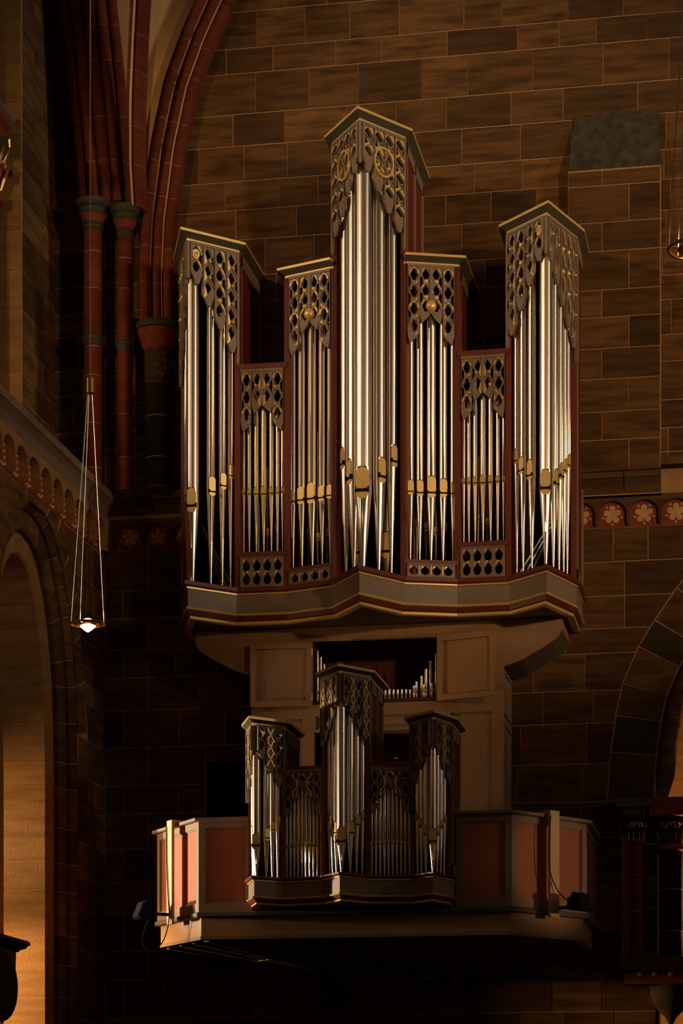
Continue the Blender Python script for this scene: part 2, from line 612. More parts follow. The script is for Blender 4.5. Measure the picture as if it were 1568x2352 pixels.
for i, (a, b) in enumerate(zip(ZU, ZU[1:])):
    js = [onY(p, 300)[0] for p in PXJ[i]] if i in PXJ else None
    start = -3.17
    if js:
        js = [-2.75, -2.3] + [j for j in js if j > -2.0]
    course_bricks(upper, WALLF, start, 3.3, a, b, js)

# ---- buttress strip on the right with its sloped dark weathering
pil = thing('trim_1', 'shallow sandstone buttress with a dark sloped top', None, (2.1, 0, 7.7), None, 'structure')
PD = 0.15
pl, pr = 1.655, 2.475
MB().box(pl, pr, -PD, 0.0, 7.66, 10.36).build('mortar_bed', 'mortar', pil)
PF = (Vector((0, -PD, 0)), Vector((1, 0, 0)), Vector((0, 0, 1)), Vector((0, -1, 0)))
pz = [onY(1400, y, -PD)[1] for y in (1083, 1010, 945, 870, 800, 728, 665, 576, 510, 425, 390)]
for i, (a, b) in enumerate(zip(pz, pz[1:])):
    course_bricks(pil, PF, pl, pr, a, b, [1.96] if i % 2 else [2.2])
sl = MB()
vs = [(pl, -PD, 10.35), (pr, -PD, 10.35), (pr - 0.02, -0.01, 10.9), (pl + 0.05, -0.01, 10.9), (pl, 0.0, 10.35), (pr, 0.0, 10.35)]
sl.add([(x, y - 0.006, z) for x, y, z in vs[:4]] + vs[4:], [(0, 1, 2, 3), (0, 3, 4), (1, 5, 2), (0, 4, 5, 1), (3, 2, 5, 4)])
sl.build('weathering_slab', 'dark_plaster', pil)


# ---- string courses and arched friezes
def string_course(name, label, fr, u0, u1, zt, breaks, mat='grey_stone'):
    t = thing(name, label, None, fr[0] + fr[1] * (u0 + u1) / 2 + Vector((0, 0, zt - 0.3)), None, 'structure')
    prof = [(-0.02, zt - 0.25), (0.02, zt - 0.25), (0.05, zt - 0.2), (0.07, zt - 0.13), (0.11, zt - 0.09), (0.13, zt - 0.08), (0.13, zt - 0.01), (0.10, zt), (-0.02, zt)]
    us = [u0] + breaks + [u1]
    for a, b in zip(us, us[1:]):
        mb = MB()
        p = [fr[0] + fr[1] * (a + 0.004), fr[0] + fr[1] * (b - 0.004)]
        mb.sweep(p, [(fr[3], Vector((0, 0, 1)))] * 2, prof)
        mb.build('moulding', mat, t)
    MB().fbox(fr, u0, u1, zt - 0.24, zt - 0.02, -0.02, 0.045).build('mortar_bed', 'mortar', t)
    return t


def petal_shape(cu, cv, r, k=5, rot=math.pi / 2):
    pts = []
    for i in range(k * 8):
        a = rot + 2 * math.pi * i / (k * 8)
        f = 0.45 + 0.55 * abs(math.cos(k * (a - rot) / 2)) ** 0.5
        pts.append((cu + r * f * math.cos(a), cv + r * f * math.sin(a)))
    return pts


def arched_frieze(name, label, fr, centres, w, zb, zt, u0, u1, proud, paint='flower'):
    t = thing(name, label, None, fr[0] + fr[1] * (u0 + u1) / 2 + Vector((0, 0, zb)), None, 'structure')
    outer = [(u0, zt), (u0, zb + 0.02)]
    h = (zt - zb)
    for c in centres:
        r = w * 0.47
        zc = zb + h * 0.42
        pts = [(c - w * 0.5, zb + 0.01), (c - r * 0.98, zb + 0.05)] + [(c - r * math.cos(math.pi * i / 12), zc + (h * 0.40) * math.sin(math.pi * i / 12)) for i in range(13)] + [(c + r * 0.98, zb + 0.05), (c + w * 0.5, zb + 0.01)]
        outer += [p for p in pts if u0 + 0.01 < p[0] < u1 - 0.01]
    outer += [(u1, zb + 0.02), (u1, zt)]
    MB().plate(fr, outer, [], 0.0, proud).build('arcade', 'stone_lit' if paint == 'leaf' else 'stone', t)
    MB().fbox(fr, u0, u1, zb, zt - 0.03, -0.01, 0.008).build('painted_ground', 'red_paint', t)
    for c in centres:
        if not (u0 - 0.02 < c < u1 + 0.02):
            continue
        mb = MB()
        if paint == 'flower':
            r = w * 0.30
            zc = zb + h * 0.40
            mb.plate(fr, petal_shape(c, zc, r), [], 0.008, 0.011)
            for k in range(5):
                a = math.pi / 2 + 2 * math.pi * (k + 0.5) / 5
                mb.plate(fr, [(c + r * 1.05 * math.cos(a) + 0.012 * math.cos(b), zc + r * 1.05 * math.sin(a) + 0.012 * math.sin(b)) for b in [2 * math.pi * q / 8 for q in range(8)]], [], 0.008, 0.011)
        else:
            for k in range(4):                              # palmette: stacked curling leaves on a stem
                z0 = zb + h * (0.06 + 0.16 * k)
                for sgn in (-1, 1):
                    s_ = w * (0.30 - 0.03 * k)
                    mb.plate(fr, [(c + sgn * 0.01, z0), (c + sgn * s_ * 0.6, z0 + h * 0.03), (c + sgn * s_, z0 + h * 0.10), (c + sgn * s_ * 0.75, z0 + h * 0.13), (c + sgn * s_ * 0.45, z0 + h * 0.09), (c + sgn * 0.01, z0 + h * 0.06)], [], 0.008, 0.011)
            mb.plate(fr, [(c - 0.008, zb + 0.01), (c + 0.008, zb + 0.01), (c + 0.008, zb + h * 0.74), (c - 0.008, zb + h * 0.74)], [], 0.008, 0.011)
        mb.build('rosette', 'rosette', t)
    return t


string_course('trim_2', 'grey stone string course to the right of the main organ', WALLF, 0.9, 2.48, 7.68, [1.35, 2.15], 'brown_stone')
string_course('trim_3', 'dark stone string course on the back wall left of the organ', WALLF, LX, -0.9, 7.70, [-2.2, -1.6], 'brown_stone')
MB().box(2.40, 3.4, -0.14, 0.0, 7.69, 7.76).build('trim_8', 'brown_stone')
tag(bpy.data.objects['trim_8'], 'raised stone ledge beside the foot of the buttress', None, None, 'structure')
rc = [2.041 + 0.283 * k for k in range(-3, 5)]
arched_frieze('trim_4', 'frieze of small arches with painted flower rosettes right of the organ', WALLF, rc, 0.275, 7.185, 7.46, 1.0, 3.3, 0.045)
lc = [-2.432 + 0.268 * k for k in range(-1, 6)]
arched_frieze('trim_5', 'dark frieze of small arches with painted flowers left of the organ', WALLF, lc, 0.262, 7.185, 7.46, LX, -1.0, 0.045)

# ---- left wall with its arch
LE = 5.0
lw = thing('wall_left', 'sandstone side wall on the left pierced by a round arch', None, (LX - 0.2, -1, 2.3), None, 'structure')
AE = [(0.85, 2.0), (0.85, 4.9), (0.875, 5.4), (0.93, 5.85), (1.037, 6.205), (1.207, 6.561), (1.412, 6.83), (1.613, 6.98), (1.82, 7.05), (2.03, 7.08),
      (2.25, 7.06), (2.50, 6.96), (2.75, 6.75), (2.95, 6.45), (3.08, 6.05), (3.15, 5.6), (3.18, 4.9), (3.18, 2.0)]
edge = [(u, z) for u, z in AE]
MB().plate((LEFTF[0] - Vector((0.03, 0, 0)),) + LEFTF[1:], [(0, 2.0)] + edge + [(LE, 2.0), (LE, 7.35), (0, 7.35)], [], -0.2, 0.03).build('mortar_bed', 'mortar', lw)
ext_l = [(2.0, 0.565), (5.36, 0.565), (5.98, 0.671), (6.5, 0.90), (6.82, 1.115), (7.10, 1.375), (7.3, 1.6)]
zs = [2.45, 2.77, 3.14, 3.40, 3.76, 4.05, 4.37, 4.70, 4.97, 5.32, 5.66, 5.97, 6.22, 6.52, 6.77, 7.12]
for i, (a, b) in enumerate(zip(zs, zs[1:])):
    course_bricks(lw, LEFTF, 0.01, 3.3, a, b, [0.27 if i % 2 else 0.40, 0.9], right=lambda z: interp(ext_l, z))
    course_bricks(lw, LEFTF, 2.2, LE, a, b, [3.75 if i % 2 else 3.55, 4.15 if i % 2 else 4.0, 4.55], left=lambda z: 0.24 + interp([(q, p) for p, q in AE[:9:-1]], min(z, 7.06)))
# quoins / voussoirs around the arch in the wall face
path = [Vector((LX, -u, z)) for u, z in AE]
for (z0, z1) in zip(zs, zs[1:]):
    if z1 > 5.4:
        break
    brick(lw, LEFTF, [(0.575, z0 + J), (0.85, z0 + J), (0.85, z1 - J), (0.575, z1 - J)])
vz = [5.33, 5.75, 6.12, 6.42, 6.70, 6.92, 7.04]
tabI = [(z, u) for u, z in AE if z >= 4.9 and u < 2.1]
for z0, z1 in zip(vz, vz[1:]):
    i0, i1 = (interp(tabI, z0), z0), (interp(tabI, z1), z1)
    def outw(p, q):
        t = Vector((q[0] - p[0], q[1] - p[1])).normalized()
        return Vector((-t.y, t.x))
    n_ = outw(i0, i1)
    e0 = (i0[0] + n_.x * 0.27, min(7.13, i0[1] + n_.y * 0.27 + 0.02))
    e1 = (i1[0] + n_.x * 0.27, min(7.14, i1[1] + n_.y * 0.27 + 0.05))
    brick(lw, LEFTF, [(i0[0], i0[1] + J), (i1[0], i1[1] - J), (e1[0] + J, e1[1] - J), (e0[0] + J, e0[1] + J)])

tabN = [(z, u) for u, z in AE[:8:-1] if z >= 4.9]
for z0, z1 in zip(vz, vz[1:]):
    i0, i1 = (interp(tabN, z0), z0), (interp(tabN, z1), z1)
    t_ = Vector((i1[0] - i0[0], i1[1] - i0[1])).normalized()
    e0 = (i0[0] + t_.y * 0.27, min(7.13, i0[1] - t_.x * 0.27 + 0.02))
    e1 = (i1[0] + t_.y * 0.27, min(7.14, i1[1] - t_.x * 0.27 + 0.05))
    brick(lw, LEFTF, [(e0[0] - J, e0[1] + J), (e1[0] - J, e1[1] - J), (i1[0], i1[1] - J), (i0[0], i0[1] + J)])
brick(lw, LEFTF, [(interp(tabI, 7.04) + 0.01, 7.05), (interp(tabN, 7.04) - 0.01, 7.05), (interp(tabN, 7.04) + 0.03, 7.125), (interp(tabI, 7.04) - 0.03, 7.125)])


def arch_axes(pts, depth_axis):
    ax = []
    for i, p in enumerate(pts):
        t = (pts[min(i + 1, len(pts) - 1)] - pts[max(i - 1, 0)]).normalized()
        n = depth_axis.cross(t).normalized()
        ax.append((n, depth_axis))
    return ax


def resample(pts, step):
    out = [pts[0]]
    acc = 0.0
    for a, b in zip(pts, pts[1:]):
        L = (b - a).length
        d = step - acc
        while d <= L:
            out.append(a + (b - a) * (d / L))
            d += step
        acc = (acc + L) % step
    if (out[-1] - pts[-1]).length > step * 0.3:
        out.append(pts[-1])
    return out


def pieces(parent, pts, axes, prof, length, mat, name='brick', gap=0.008, bed=None, bedprof=None):
    """a moulding swept along a path and cut into stones with pale joints"""
    L = [0.0]
    for a, b in zip(pts, pts[1:]):
        L.append(L[-1] + (b - a).length)

    def at(s):
        for i in range(len(L) - 1):
            if s <= L[i + 1] or i == len(L) - 2:
                f = (s - L[i]) / max(1e-6, L[i + 1] - L[i])
                P = pts[i].lerp(pts[i + 1], f)
                A = axes[i][0].lerp(axes[i + 1][0], f).normalized()
                C = axes[i][1].lerp(axes[i + 1][1], f).normalized()
                return P, (A, C)
    s = 0.0
    k = 0
    while s < L[-1] - 0.05:
        e = min(L[-1], s + length * (1 + 0.25 * math.sin(k * 2.3 + length * 9)))
        n = max(2, int((e - s) / 0.09) + 1)
        P, A = zip(*[at(s + gap / 2 + (e - s - gap) * i / (n - 1)) for i in range(n)])
        MB().sweep(P, A, prof).build(name, mat, parent, smooth=True)
        s = e
        k += 1
    if bed:
        ca = sum(p[0] for p in prof) / len(prof)
        cc = sum(p[1] for p in prof) / len(prof)
        small = [(ca + (a - ca) * 0.975, cc + (c - cc) * 0.975) for a, c in prof]
        MB().sweep(pts, axes, bedprof or small).build('mortar_bed', bed, parent)


# orders of the left arch: path on the arris, A = into the wall away from the opening, C = +X
lpts = resample([Vector((LX, -u, z)) for u, z in AE if z > 1.9], 0.06)
lax = arch_axes(lpts, Vector((1, 0, 0)))
lt = thing('trim_6', 'stepped stone mouldings lining the round arch in the left wall', None, (LX - 0.3, -1.2, 2.0), None, 'structure')
sgn = 1 if lax[0][0].y > 0 else -1
orders = [([(0.02, -0.005), (0.0, -0.005), (-0.06, -0.06), (-0.06, -0.09), (0.02, -0.09)], 'stone'),
          ([(0.02, -0.091), (-0.215, -0.091), (-0.235, -0.11), (-0.235, -0.155), (0.02, -0.155)], 'stone'),
          ([(0.02, -0.156), (-0.40, -0.156), (-0.42, -0.18), (-0.42, -0.56), (0.02, -0.56)], 'stone_lit')]
for prof, m_ in orders:
    pr_ = [(a * sgn, c) for a, c in prof]
    pieces(lt, lpts, lax, pr_, 0.31, m_, bed='mortar')

string_course('trim_7', 'grey stone string course running along the left wall', LEFTF, 0.0, LE, 7.68, [0.75, 1.7, 2.75, 3.8])
lcs = [0.36 + 0.33 * k for k in range(0, 14)]
arched_frieze('trim_9', 'frieze of small arches with painted palmettes on the left wall', LEFTF, lcs, 0.32, 7.13, 7.45, 0.0, LE, 0.07, 'leaf')

# ledge behind the string course and the set-back upper wall
MB().box(-3.9, LX + 0.02, -LE, 0, 7.35, 7.66).build('trim_10', 'dark_stone')
tag(bpy.data.objects['trim_10'], 'dark stone ledge above the left string course', None, None, 'structure')
UX = -3.165
UF = (Vector((UX, 0, 0)), Vector((0, -1, 0)), Vector((0, 0, 1)), Vector((1, 0, 0)))
uw = thing('wall_left_upper', 'set-back sandstone pier above the left string course', None, (UX - 0.3, -0.5, 7.66), None, 'structure')
MB().box(UX - 0.9, UX, -0.98, 0.0, 7.66, 13.2).build('mortar_bed', 'mortar', uw)
zu = [7.66]
while zu[-1] < 12.8:
    zu.append(zu[-1] + random.uniform(0.24, 0.36))
PFR = (Vector((UX - 0.9, -0.98, 0)), Vector((1, 0, 0)), Vector((0, 0, 1)), Vector((0, -1, 0)))
for i, (a, b) in enumerate(zip(zu, zu[1:])):
    course_bricks(uw, UF, 0.01, 0.975, a, b, [0.36 if i % 2 else 0.62])
    course_bricks(uw, PFR, 0.0, 0.895, a, b, [0.3 if i % 2 else 0.45], mat='stone_lit')  # front courses lighter than the side, light put into the colour


# ---- wall shafts, capitals and ribs in the corner
def drum_column(name, label, x, y, r, joints, mat, mould=[], group=None, cat='column'):
    t = thing(name, label, cat, (x, y, joints[0]), group)
    MB().lathe((x, y, 0), [(r - 0.004, joints[0]), (r - 0.004, joints[-1])], 20).build('mortar_bed', 'mortar', t, True)
    for a, b in zip(joints, joints[1:]):
        MB().lathe((x, y, 0), [(r - 0.003, a + 0.004), (r, a + 0.008), (r, b - 0.008), (r - 0.003, b - 0.004)], 20).build('drum', mat, t, True)
    for nm, prof, m_ in mould:
        MB().lathe((x, y, 0), prof, 24).build(nm, m_, t, True)
    return t


def cap_mould(r, z0, z1):
    h = z1 - z0
    return [('capital', [(r, z0), (r * 1.20, z0 + h * 0.06), (r * 1.20, z0 + h * 0.14), (r * 1.08, z0 + h * 0.18), (r * 1.25, z0 + h * 0.26)], 'green_paint'),
            ('capital_bell', [(r * 1.20, z0 + h * 0.26), (r * 1.42, z0 + h * 0.42), (r * 1.62, z0 + h * 0.50)], 'red_paint'),
            ('capital_ring', [(r * 1.62, z0 + h * 0.50), (r * 1.75, z0 + h * 0.56), (r * 1.62, z0 + h * 0.66), (r * 1.66, z0 + h * 0.72)], 'green_paint'),
            ('abacus', [(r * 1.60, z0 + h * 0.72), (r * 1.95, z0 + h * 0.80), (r * 2.05, z0 + h * 0.90), (r * 1.98, z1)], 'green_paint')]


def ring_mould(r, z0, z1):
    h = z1 - z0
    return [('shaft_ring', [(r, z0), (r * 1.15, z0 + h * 0.15), (r * 1.12, z0 + h * 0.35), (r * 1.28, z0 + h * 0.5), (r * 1.32, z0 + h * 0.8), (r, z1)], 'green_paint')]


drum_column('wall_shaft', 'thick red wall shaft with ringed green capital behind the hanging lamp', -2.705, -0.3, 0.083,
            [7.66, 7.87, 8.28, 8.72, 8.985, 9.085, 9.52, 9.86, 10.07], 'red_stone', cap_mould(0.083, 10.06, 10.33) + ring_mould(0.083, 8.99, 9.10))
drum_column('wall_shaft', 'thinner red wall shaft standing second from the left wall', -2.40, -0.3, 0.066,
            [7.66, 7.95, 8.35, 8.93, 9.03, 9.5, 9.78, 9.99], 'red_stone', cap_mould(0.066, 9.98, 10.26) + ring_mould(0.066, 8.92, 9.03))
for k, (x0, x1, lab) in enumerate(((-2.63, -2.50, 'stone pilaster strip between the two red wall shafts'), (-2.335, -2.25, 'narrow stone pilaster strip beside the dark shaft'))):
    t = thing('pilaster', lab, 'pilaster', ((x0 + x1) / 2, -0.1, 7.66))
    fr_ = (Vector((0, -0.16, 0)), Vector((1, 0, 0)), Vector((0, 0, 1)), Vector((0, -1, 0)))
    MB().box(x0, x1, -0.16, 0.0, 7.66, 10.6 - 1.4 * k).build('mortar_bed', 'mortar', t)
    z = 7.66
    while z < 10.3 - 1.4 * k:
        z2 = min(z + random.uniform(0.33, 0.5), 10.6 - 1.4 * k)
        brick(t, fr_, [(x0 - 0.004, z + J), (x1 + 0.004, z + J), (x1 + 0.004, z2 - J), (x0 - 0.004, z2 - J)])
        z = z2
    if k:
        MB().prism([(-2.37, 0), (-2.37, -0.2), (-2.21, -0.2), (-2.21, 0)], 9.2, 9.27).build('abacus', 'green_paint', t)
        MB().prism([(-2.35, 0), (-2.35, -0.17), (-2.24, -0.17), (-2.24, 0)], 8.95, 9.2).build('capital', 'green_paint', t)

t = drum_column('wall_shaft', 'dark stone shaft with carved capital left of the main organ', -2.125, -0.16, 0.122,
                [7.70, 7.97, 8.35, 8.66], 'black_stone')
MB().lathe((-2.125, -0.16, 0), [(0.122, 8.66), (0.125, 8.68), (0.125, 8.95), (0.14, 8.99)], 20).build('capital', 'dark_stone', t, True)
MB().lathe((-2.125, -0.16, 0), [(0.13, 8.96), (0.15, 9.0), (0.19, 9.10), (0.20, 9.14)], 24).build('capital_bell', 'red_paint', t, True)
MB().lathe((-2.125, -0.16, 0), [(0.19, 9.135), (0.215, 9.15), (0.215, 9.195), (0.20, 9.215)], 24).build('abacus', 'green_paint', t, True)
mb = MB()
for k in range(26):
    a = -0.35 - 1.0 * random.random()
    zz = 8.69 + 0.27 * random.random()
    c_ = Vector((-2.125 + 0.122 * math.cos(a), -0.16 + 0.122 * math.sin(a), zz))
    fr_ = (c_, Vector((-math.sin(a), math.cos(a), 0)), Vector((0, 0, 1)), Vector((math.cos(a), math.sin(a), 0)))
    mb.dome(fr_, 0, 0, -0.005, random.uniform(0.02, 0.045), random.uniform(0.015, 0.03), 8, 3)
mb.build('carving', 'stone', t, True)


def roll_profile(rolls):
    """closed profile made of neighbouring round rolls: [(a_centre, c_centre, r)] from +a to -a, closed at the back"""
    pts = []
    for a, c, r in rolls:
        for i in range(7):
            w = -math.pi * 0.12 + math.pi * 1.24 * i / 6
            pts.append((a + r * math.cos(w), c + r * math.sin(w)))
    return pts + [(rolls[-1][0] - rolls[-1][2] * 0.9, -0.12), (rolls[0][0] + rolls[0][2] * 0.9, -0.12)]


def rib(name, label, pts, C, rolls, fillets, length=0.38):
    t = thing(name, label, 'vault rib', pts[0], 'vault ribs in the corner')
    pts = resample([Vector(p) for p in pts], 0.07)
    ax = arch_axes(pts, Vector(C).normalized())
    sg = 1 if ax[0][0].x > 0 else -1
    prof = roll_profile(rolls)
    pieces(t, pts, ax, [(a * sg, c) for a, c in prof], length, 'red_stone', 'rib_stone', 0.007, 'mortar', [(a * sg, c) for a, c in roll_profile([(p, q, r - 0.004) for p, q, r in rolls])])
    for a, c, w in fillets:
        MB().sweep(pts, ax, [((a - w) * sg, c - 0.02), ((a + w) * sg, c - 0.02), ((a + w) * sg, c), ((a - w) * sg, c)]).build('fillet', 'cream', t)
    return t


# wall rib (springs from the dark shaft, curves up to the right along the back wall)
w3 = [onY(x, y, -0.2) for x, y in ((352, 738), (350, 640), (356, 500), (378, 330), (408, 190), (448, 80), (484, 0), (530, -90), (590, -180))]
rib('vault_rib', 'red moulded wall rib with pale fillets curving right above the organ', [(x, -0.13, z) for x, z in w3], (0, -1, 0),
    [(0.115, -0.02, 0.05), (0.025, 0.03, 0.045), (-0.075, 0.085, 0.055)], [(0.07, 0.036, 0.007), (-0.03, 0.098, 0.008)])
# diagonal rib from the thinner shaft
w2 = [onY(x, y, -0.35) for x, y in ((310, 474), (311, 380), (318, 250), (330, 120), (343, 0), (356, -90))]
rib('vault_rib', 'slim red diagonal rib rising from the thinner wall shaft', [(x, -0.33 - 0.10 * i, z - 0.02 * i) for i, (x, z) in enumerate(w2)], (-0.35, -1, 0),
    [(0.03, 0.0, 0.035), (-0.03, 0.02, 0.035)], [(0.004, 0.062, 0.007)])
# bundle from the thick shaft, rising forward
w1 = [onY(x, y, -0.30) for x, y in ((243, 462), (238, 360), (229, 240), (218, 120), (206, 0), (194, -100))]
rib('vault_rib', 'broad bundle of red rolls rising from the thick wall shaft', [(x, -0.24 - 0.02 * i, z) for i, (x, z) in enumerate(w1)], (0.15, -1, 0),
    [(0.20, 0.0, 0.05), (0.10, 0.04, 0.055), (-0.01, 0.06, 0.055), (-0.12, 0.05, 0.055), (-0.22, 0.0, 0.05)], [], 0.42)

# plaster webs between the ribs
ce = thing('ceiling', 'tan plastered vault webs between the red ribs', None, (-2.3, -0.2, 10.3), None, 'structure')


def web(pa, pb, ya, yb):
    A = [onY(x, y, ya) for x, y in pa]
    B = [onY(x, y, yb) for x, y in pb]
    vs = [(x, ya, z) for x, z in A] + [(x, yb, z) for x, z in B]
    k = len(A)
    fs = [(i, i + 1, k + i + 1, k + i) for i in range(k - 1)]
    MB().add(vs, fs).build('vault_web', 'web', ce)


web([(285, 475), (280, 360), (272, 240), (262, 120), (250, 0), (240, -100)], [(318, 475), (318, 360), (325, 240), (336, 120), (350, 0), (362, -100)], -0.20, -0.22)
web([(305, 480), (308, 380), (316, 250), (328, 120), (342, 0), (356, -100)], [(352, 480), (366, 380), (388, 250), (418, 120), (452, 0), (500, -100)], -0.14, -0.10)

# ---- right arch: voussoirs, inner roll, columns
ra = thing('trim_11', 'large stone arch at the right edge with dark and brown voussoirs', None, (2.3, 0.2, 4.7), None, 'structure')
vz = [4.73, 5.17, 5.5, 5.78, 6.107, 6.339, 6.62, 6.9]


def arch_at(z):
    t_ = Vector((ext(z + 0.06) - ext(z - 0.06), 0.12)).normalized()
    return Vector((ext(z), z)), Vector((t_.y, -t_.x))


for i, (a, b) in enumerate(zip(vz, vz[1:])):
    pol_o, pol_i = [], []
    for k in range(4):
        z = a + 0.006 + (b - a - 0.012) * k / 3
        p, n = arch_at(z)
        pol_o.append((p.x + n.x * 0.006, p.y + n.y * 0.006))
        pol_i.append((p.x + n.x * 0.40, p.y + n.y * 0.40))
    brick(ra, WALLF, pol_i + pol_o[::-1], 'dark_stone' if i in (1, 4) else 'stone', name='voussoir')
ipts = resample([Vector((2.43, 0, 4.74))] + [Vector((p.x + 0.085, 0, p.y)) for p in INT if p.y > 4.9], 0.08)
ipts = [p + Vector((0, 0.10, 0)) for p in ipts]
iax = arch_axes(ipts, Vector((0, -1, 0)))
sg_ = 1 if iax[0][0].x > 0 else -1
roll = [(sg_ * (0.0 + 0.085 * math.cos(w)), 0.085 * math.sin(w) - 0.02) for w in [2 * math.pi * i / 14 for i in range(14)]]
pieces(ra, ipts, iax, roll, 0.42, 'stone', 'roll_stone', 0.007, 'mortar')

MB().box(2.431, 2.445, 0.003, 0.6, 2.0, 4.72).build('jamb_facing', 'dark_stone', ra)
# room beyond the arch
MB().box(2.2, 6.0, 2.2, 2.4, 1.5, 8.0).build('wall_beyond', 'stone_lit')
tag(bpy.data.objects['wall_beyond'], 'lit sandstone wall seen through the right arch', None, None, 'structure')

lc_ = thing('trim_12', 'projecting stone corbel ledge with red band and gilt studs under the right columns', None, (2.6, 0, 3.1), None, 'structure')
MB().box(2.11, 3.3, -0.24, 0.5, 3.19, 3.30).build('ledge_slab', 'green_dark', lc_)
MB().box(2.16, 3.3, -0.18, 0.5, 3.07, 3.19).build('studded_band', 'red_paint', lc_)
BF = (Vector((0, -0.18, 0)), Vector((1, 0, 0)), Vector((0, 0, 1)), Vector((0, -1, 0)))
for px_ in (1468, 1502, 1539):
    x_, z_ = onY(px_, 2237, -0.18)
    MB().dome(BF, x_, z_, 0, 0.025, 0.018).build('stud', 'gold', lc_, True)
MB().lathe((2.56, 0.02, 0), [(0.02, 2.72), (0.05, 2.78), (0.15, 2.88), (0.19, 3.0), (0.19, 3.075)], 20).build('corbel', 'dark_stone', lc_, True)

t = drum_column('arch_column', 'slender red column with carved capital under the right arch', 2.262, -0.1, 0.058, [3.30, 3.72, 4.05, 4.33], 'red_stone',
                [('neck_ring', [(0.058, 4.32), (0.075, 4.335), (0.075, 4.36), (0.058, 4.375)], 'red_paint')])
MB().lathe((2.262, -0.1, 0), [(0.058, 4.37), (0.075, 4.40), (0.095, 4.52), (0.12, 4.57)], 16).build('capital', 'dark_stone', t, True)
MB().box(2.09, 2.41, -0.26, 0.02, 4.64, 4.72).build('abacus', 'green_dark', t)
MB().add([(2.12, -0.23, 4.64), (2.38, -0.23, 4.64), (2.38, 0.0, 4.64), (2.12, 0.0, 4.64), (2.17, -0.2, 4.56), (2.35, -0.2, 4.56), (2.35, 0.0, 4.56), (2.17, 0.0, 4.56)],
         [(0, 1, 2, 3), (4, 5, 6, 7), (0, 1, 5, 4), (1, 2, 6, 5), (2, 3, 7, 6), (3, 0, 4, 7)]).build('impost', 'green_dark', t)
t2 = drum_column('arch_column', 'thick dark column with scrolled capital at the right edge', 2.56, 0.02, 0.112, [3.30, 3.55, 3.92, 4.28], 'black_stone',
                 [('neck_ring', [(0.112, 4.26), (0.135, 4.275), (0.135, 4.31), (0.112, 4.325)], 'red_paint')])
MB().lathe((2.56, 0.02, 0), [(0.112, 4.32), (0.125, 4.40), (0.15, 4.50), (0.17, 4.56)], 20).build('capital', 'dark_stone', t2, True)
MB().box(2.38, 3.2, -0.22, 0.4, 4.56, 4.72).build('abacus', 'red_paint', t2)


def scroll(c, a, r, h, flip):
    """gilded spiral on a capital"""
    U = Vector((-math.sin(a), math.cos(a), 0))
    N = Vector((math.cos(a), math.sin(a), 0))
    pts = []
    for i in range(16):
        w = i / 15 * 2.4 * math.pi
        q = h * (1 - i / 18)
        pts.append(Vector(c) + N * (r + 0.008) + U * (q * math.cos(w) * flip) + Vector((0, 0, q * math.sin(w) * 0.8)))
    return pts


for (cx_, cy_, r_, zc, hs, tt) in ((2.262, -0.1, 0.085, 4.48, 0.035, t), (2.56, 0.02, 0.14, 4.48, 0.05, t2)):
    for a in (-2.5, -1.85, -1.2, -0.6):
        mb = MB()
        mb.tube(scroll((cx_, cy_, zc), a, r_, hs, 1 if a < -1.5 else -1), 0.006, 5)
        mb.tube([Vector((cx_ + r_ * 0.9 * math.cos(a), cy_ + r_ * 0.9 * math.sin(a), zc - 0.13)), Vector((cx_ + r_ * 1.0 * math.cos(a), cy_ + r_ * 1.0 * math.sin(a), zc - 0.06))], 0.007, 5)
        mb.build('scroll', 'brass', tt, True)
rp = thing('pilaster', 'dark stone pilaster between the two right arch columns', 'pilaster', (2.4, 0.0, 3.3))
MB().box(2.335, 2.44, -0.05, 0.1, 3.3, 4.56).build('mortar_bed', 'mortar', rp)
fr_ = (Vector((0, -0.05, 0)), Vector((1, 0, 0)), Vector((0, 0, 1)), Vector((0, -1, 0)))
for a, b in ((3.3, 3.75), (3.75, 4.02), (4.02, 4.33), (4.33, 4.56)):
    brick(rp, fr_, [(2.333, a + J), (2.442, a + J), (2.442, b - J), (2.333, b - J)], 'dark_stone')

# ================================================================== ORGAN PARTS


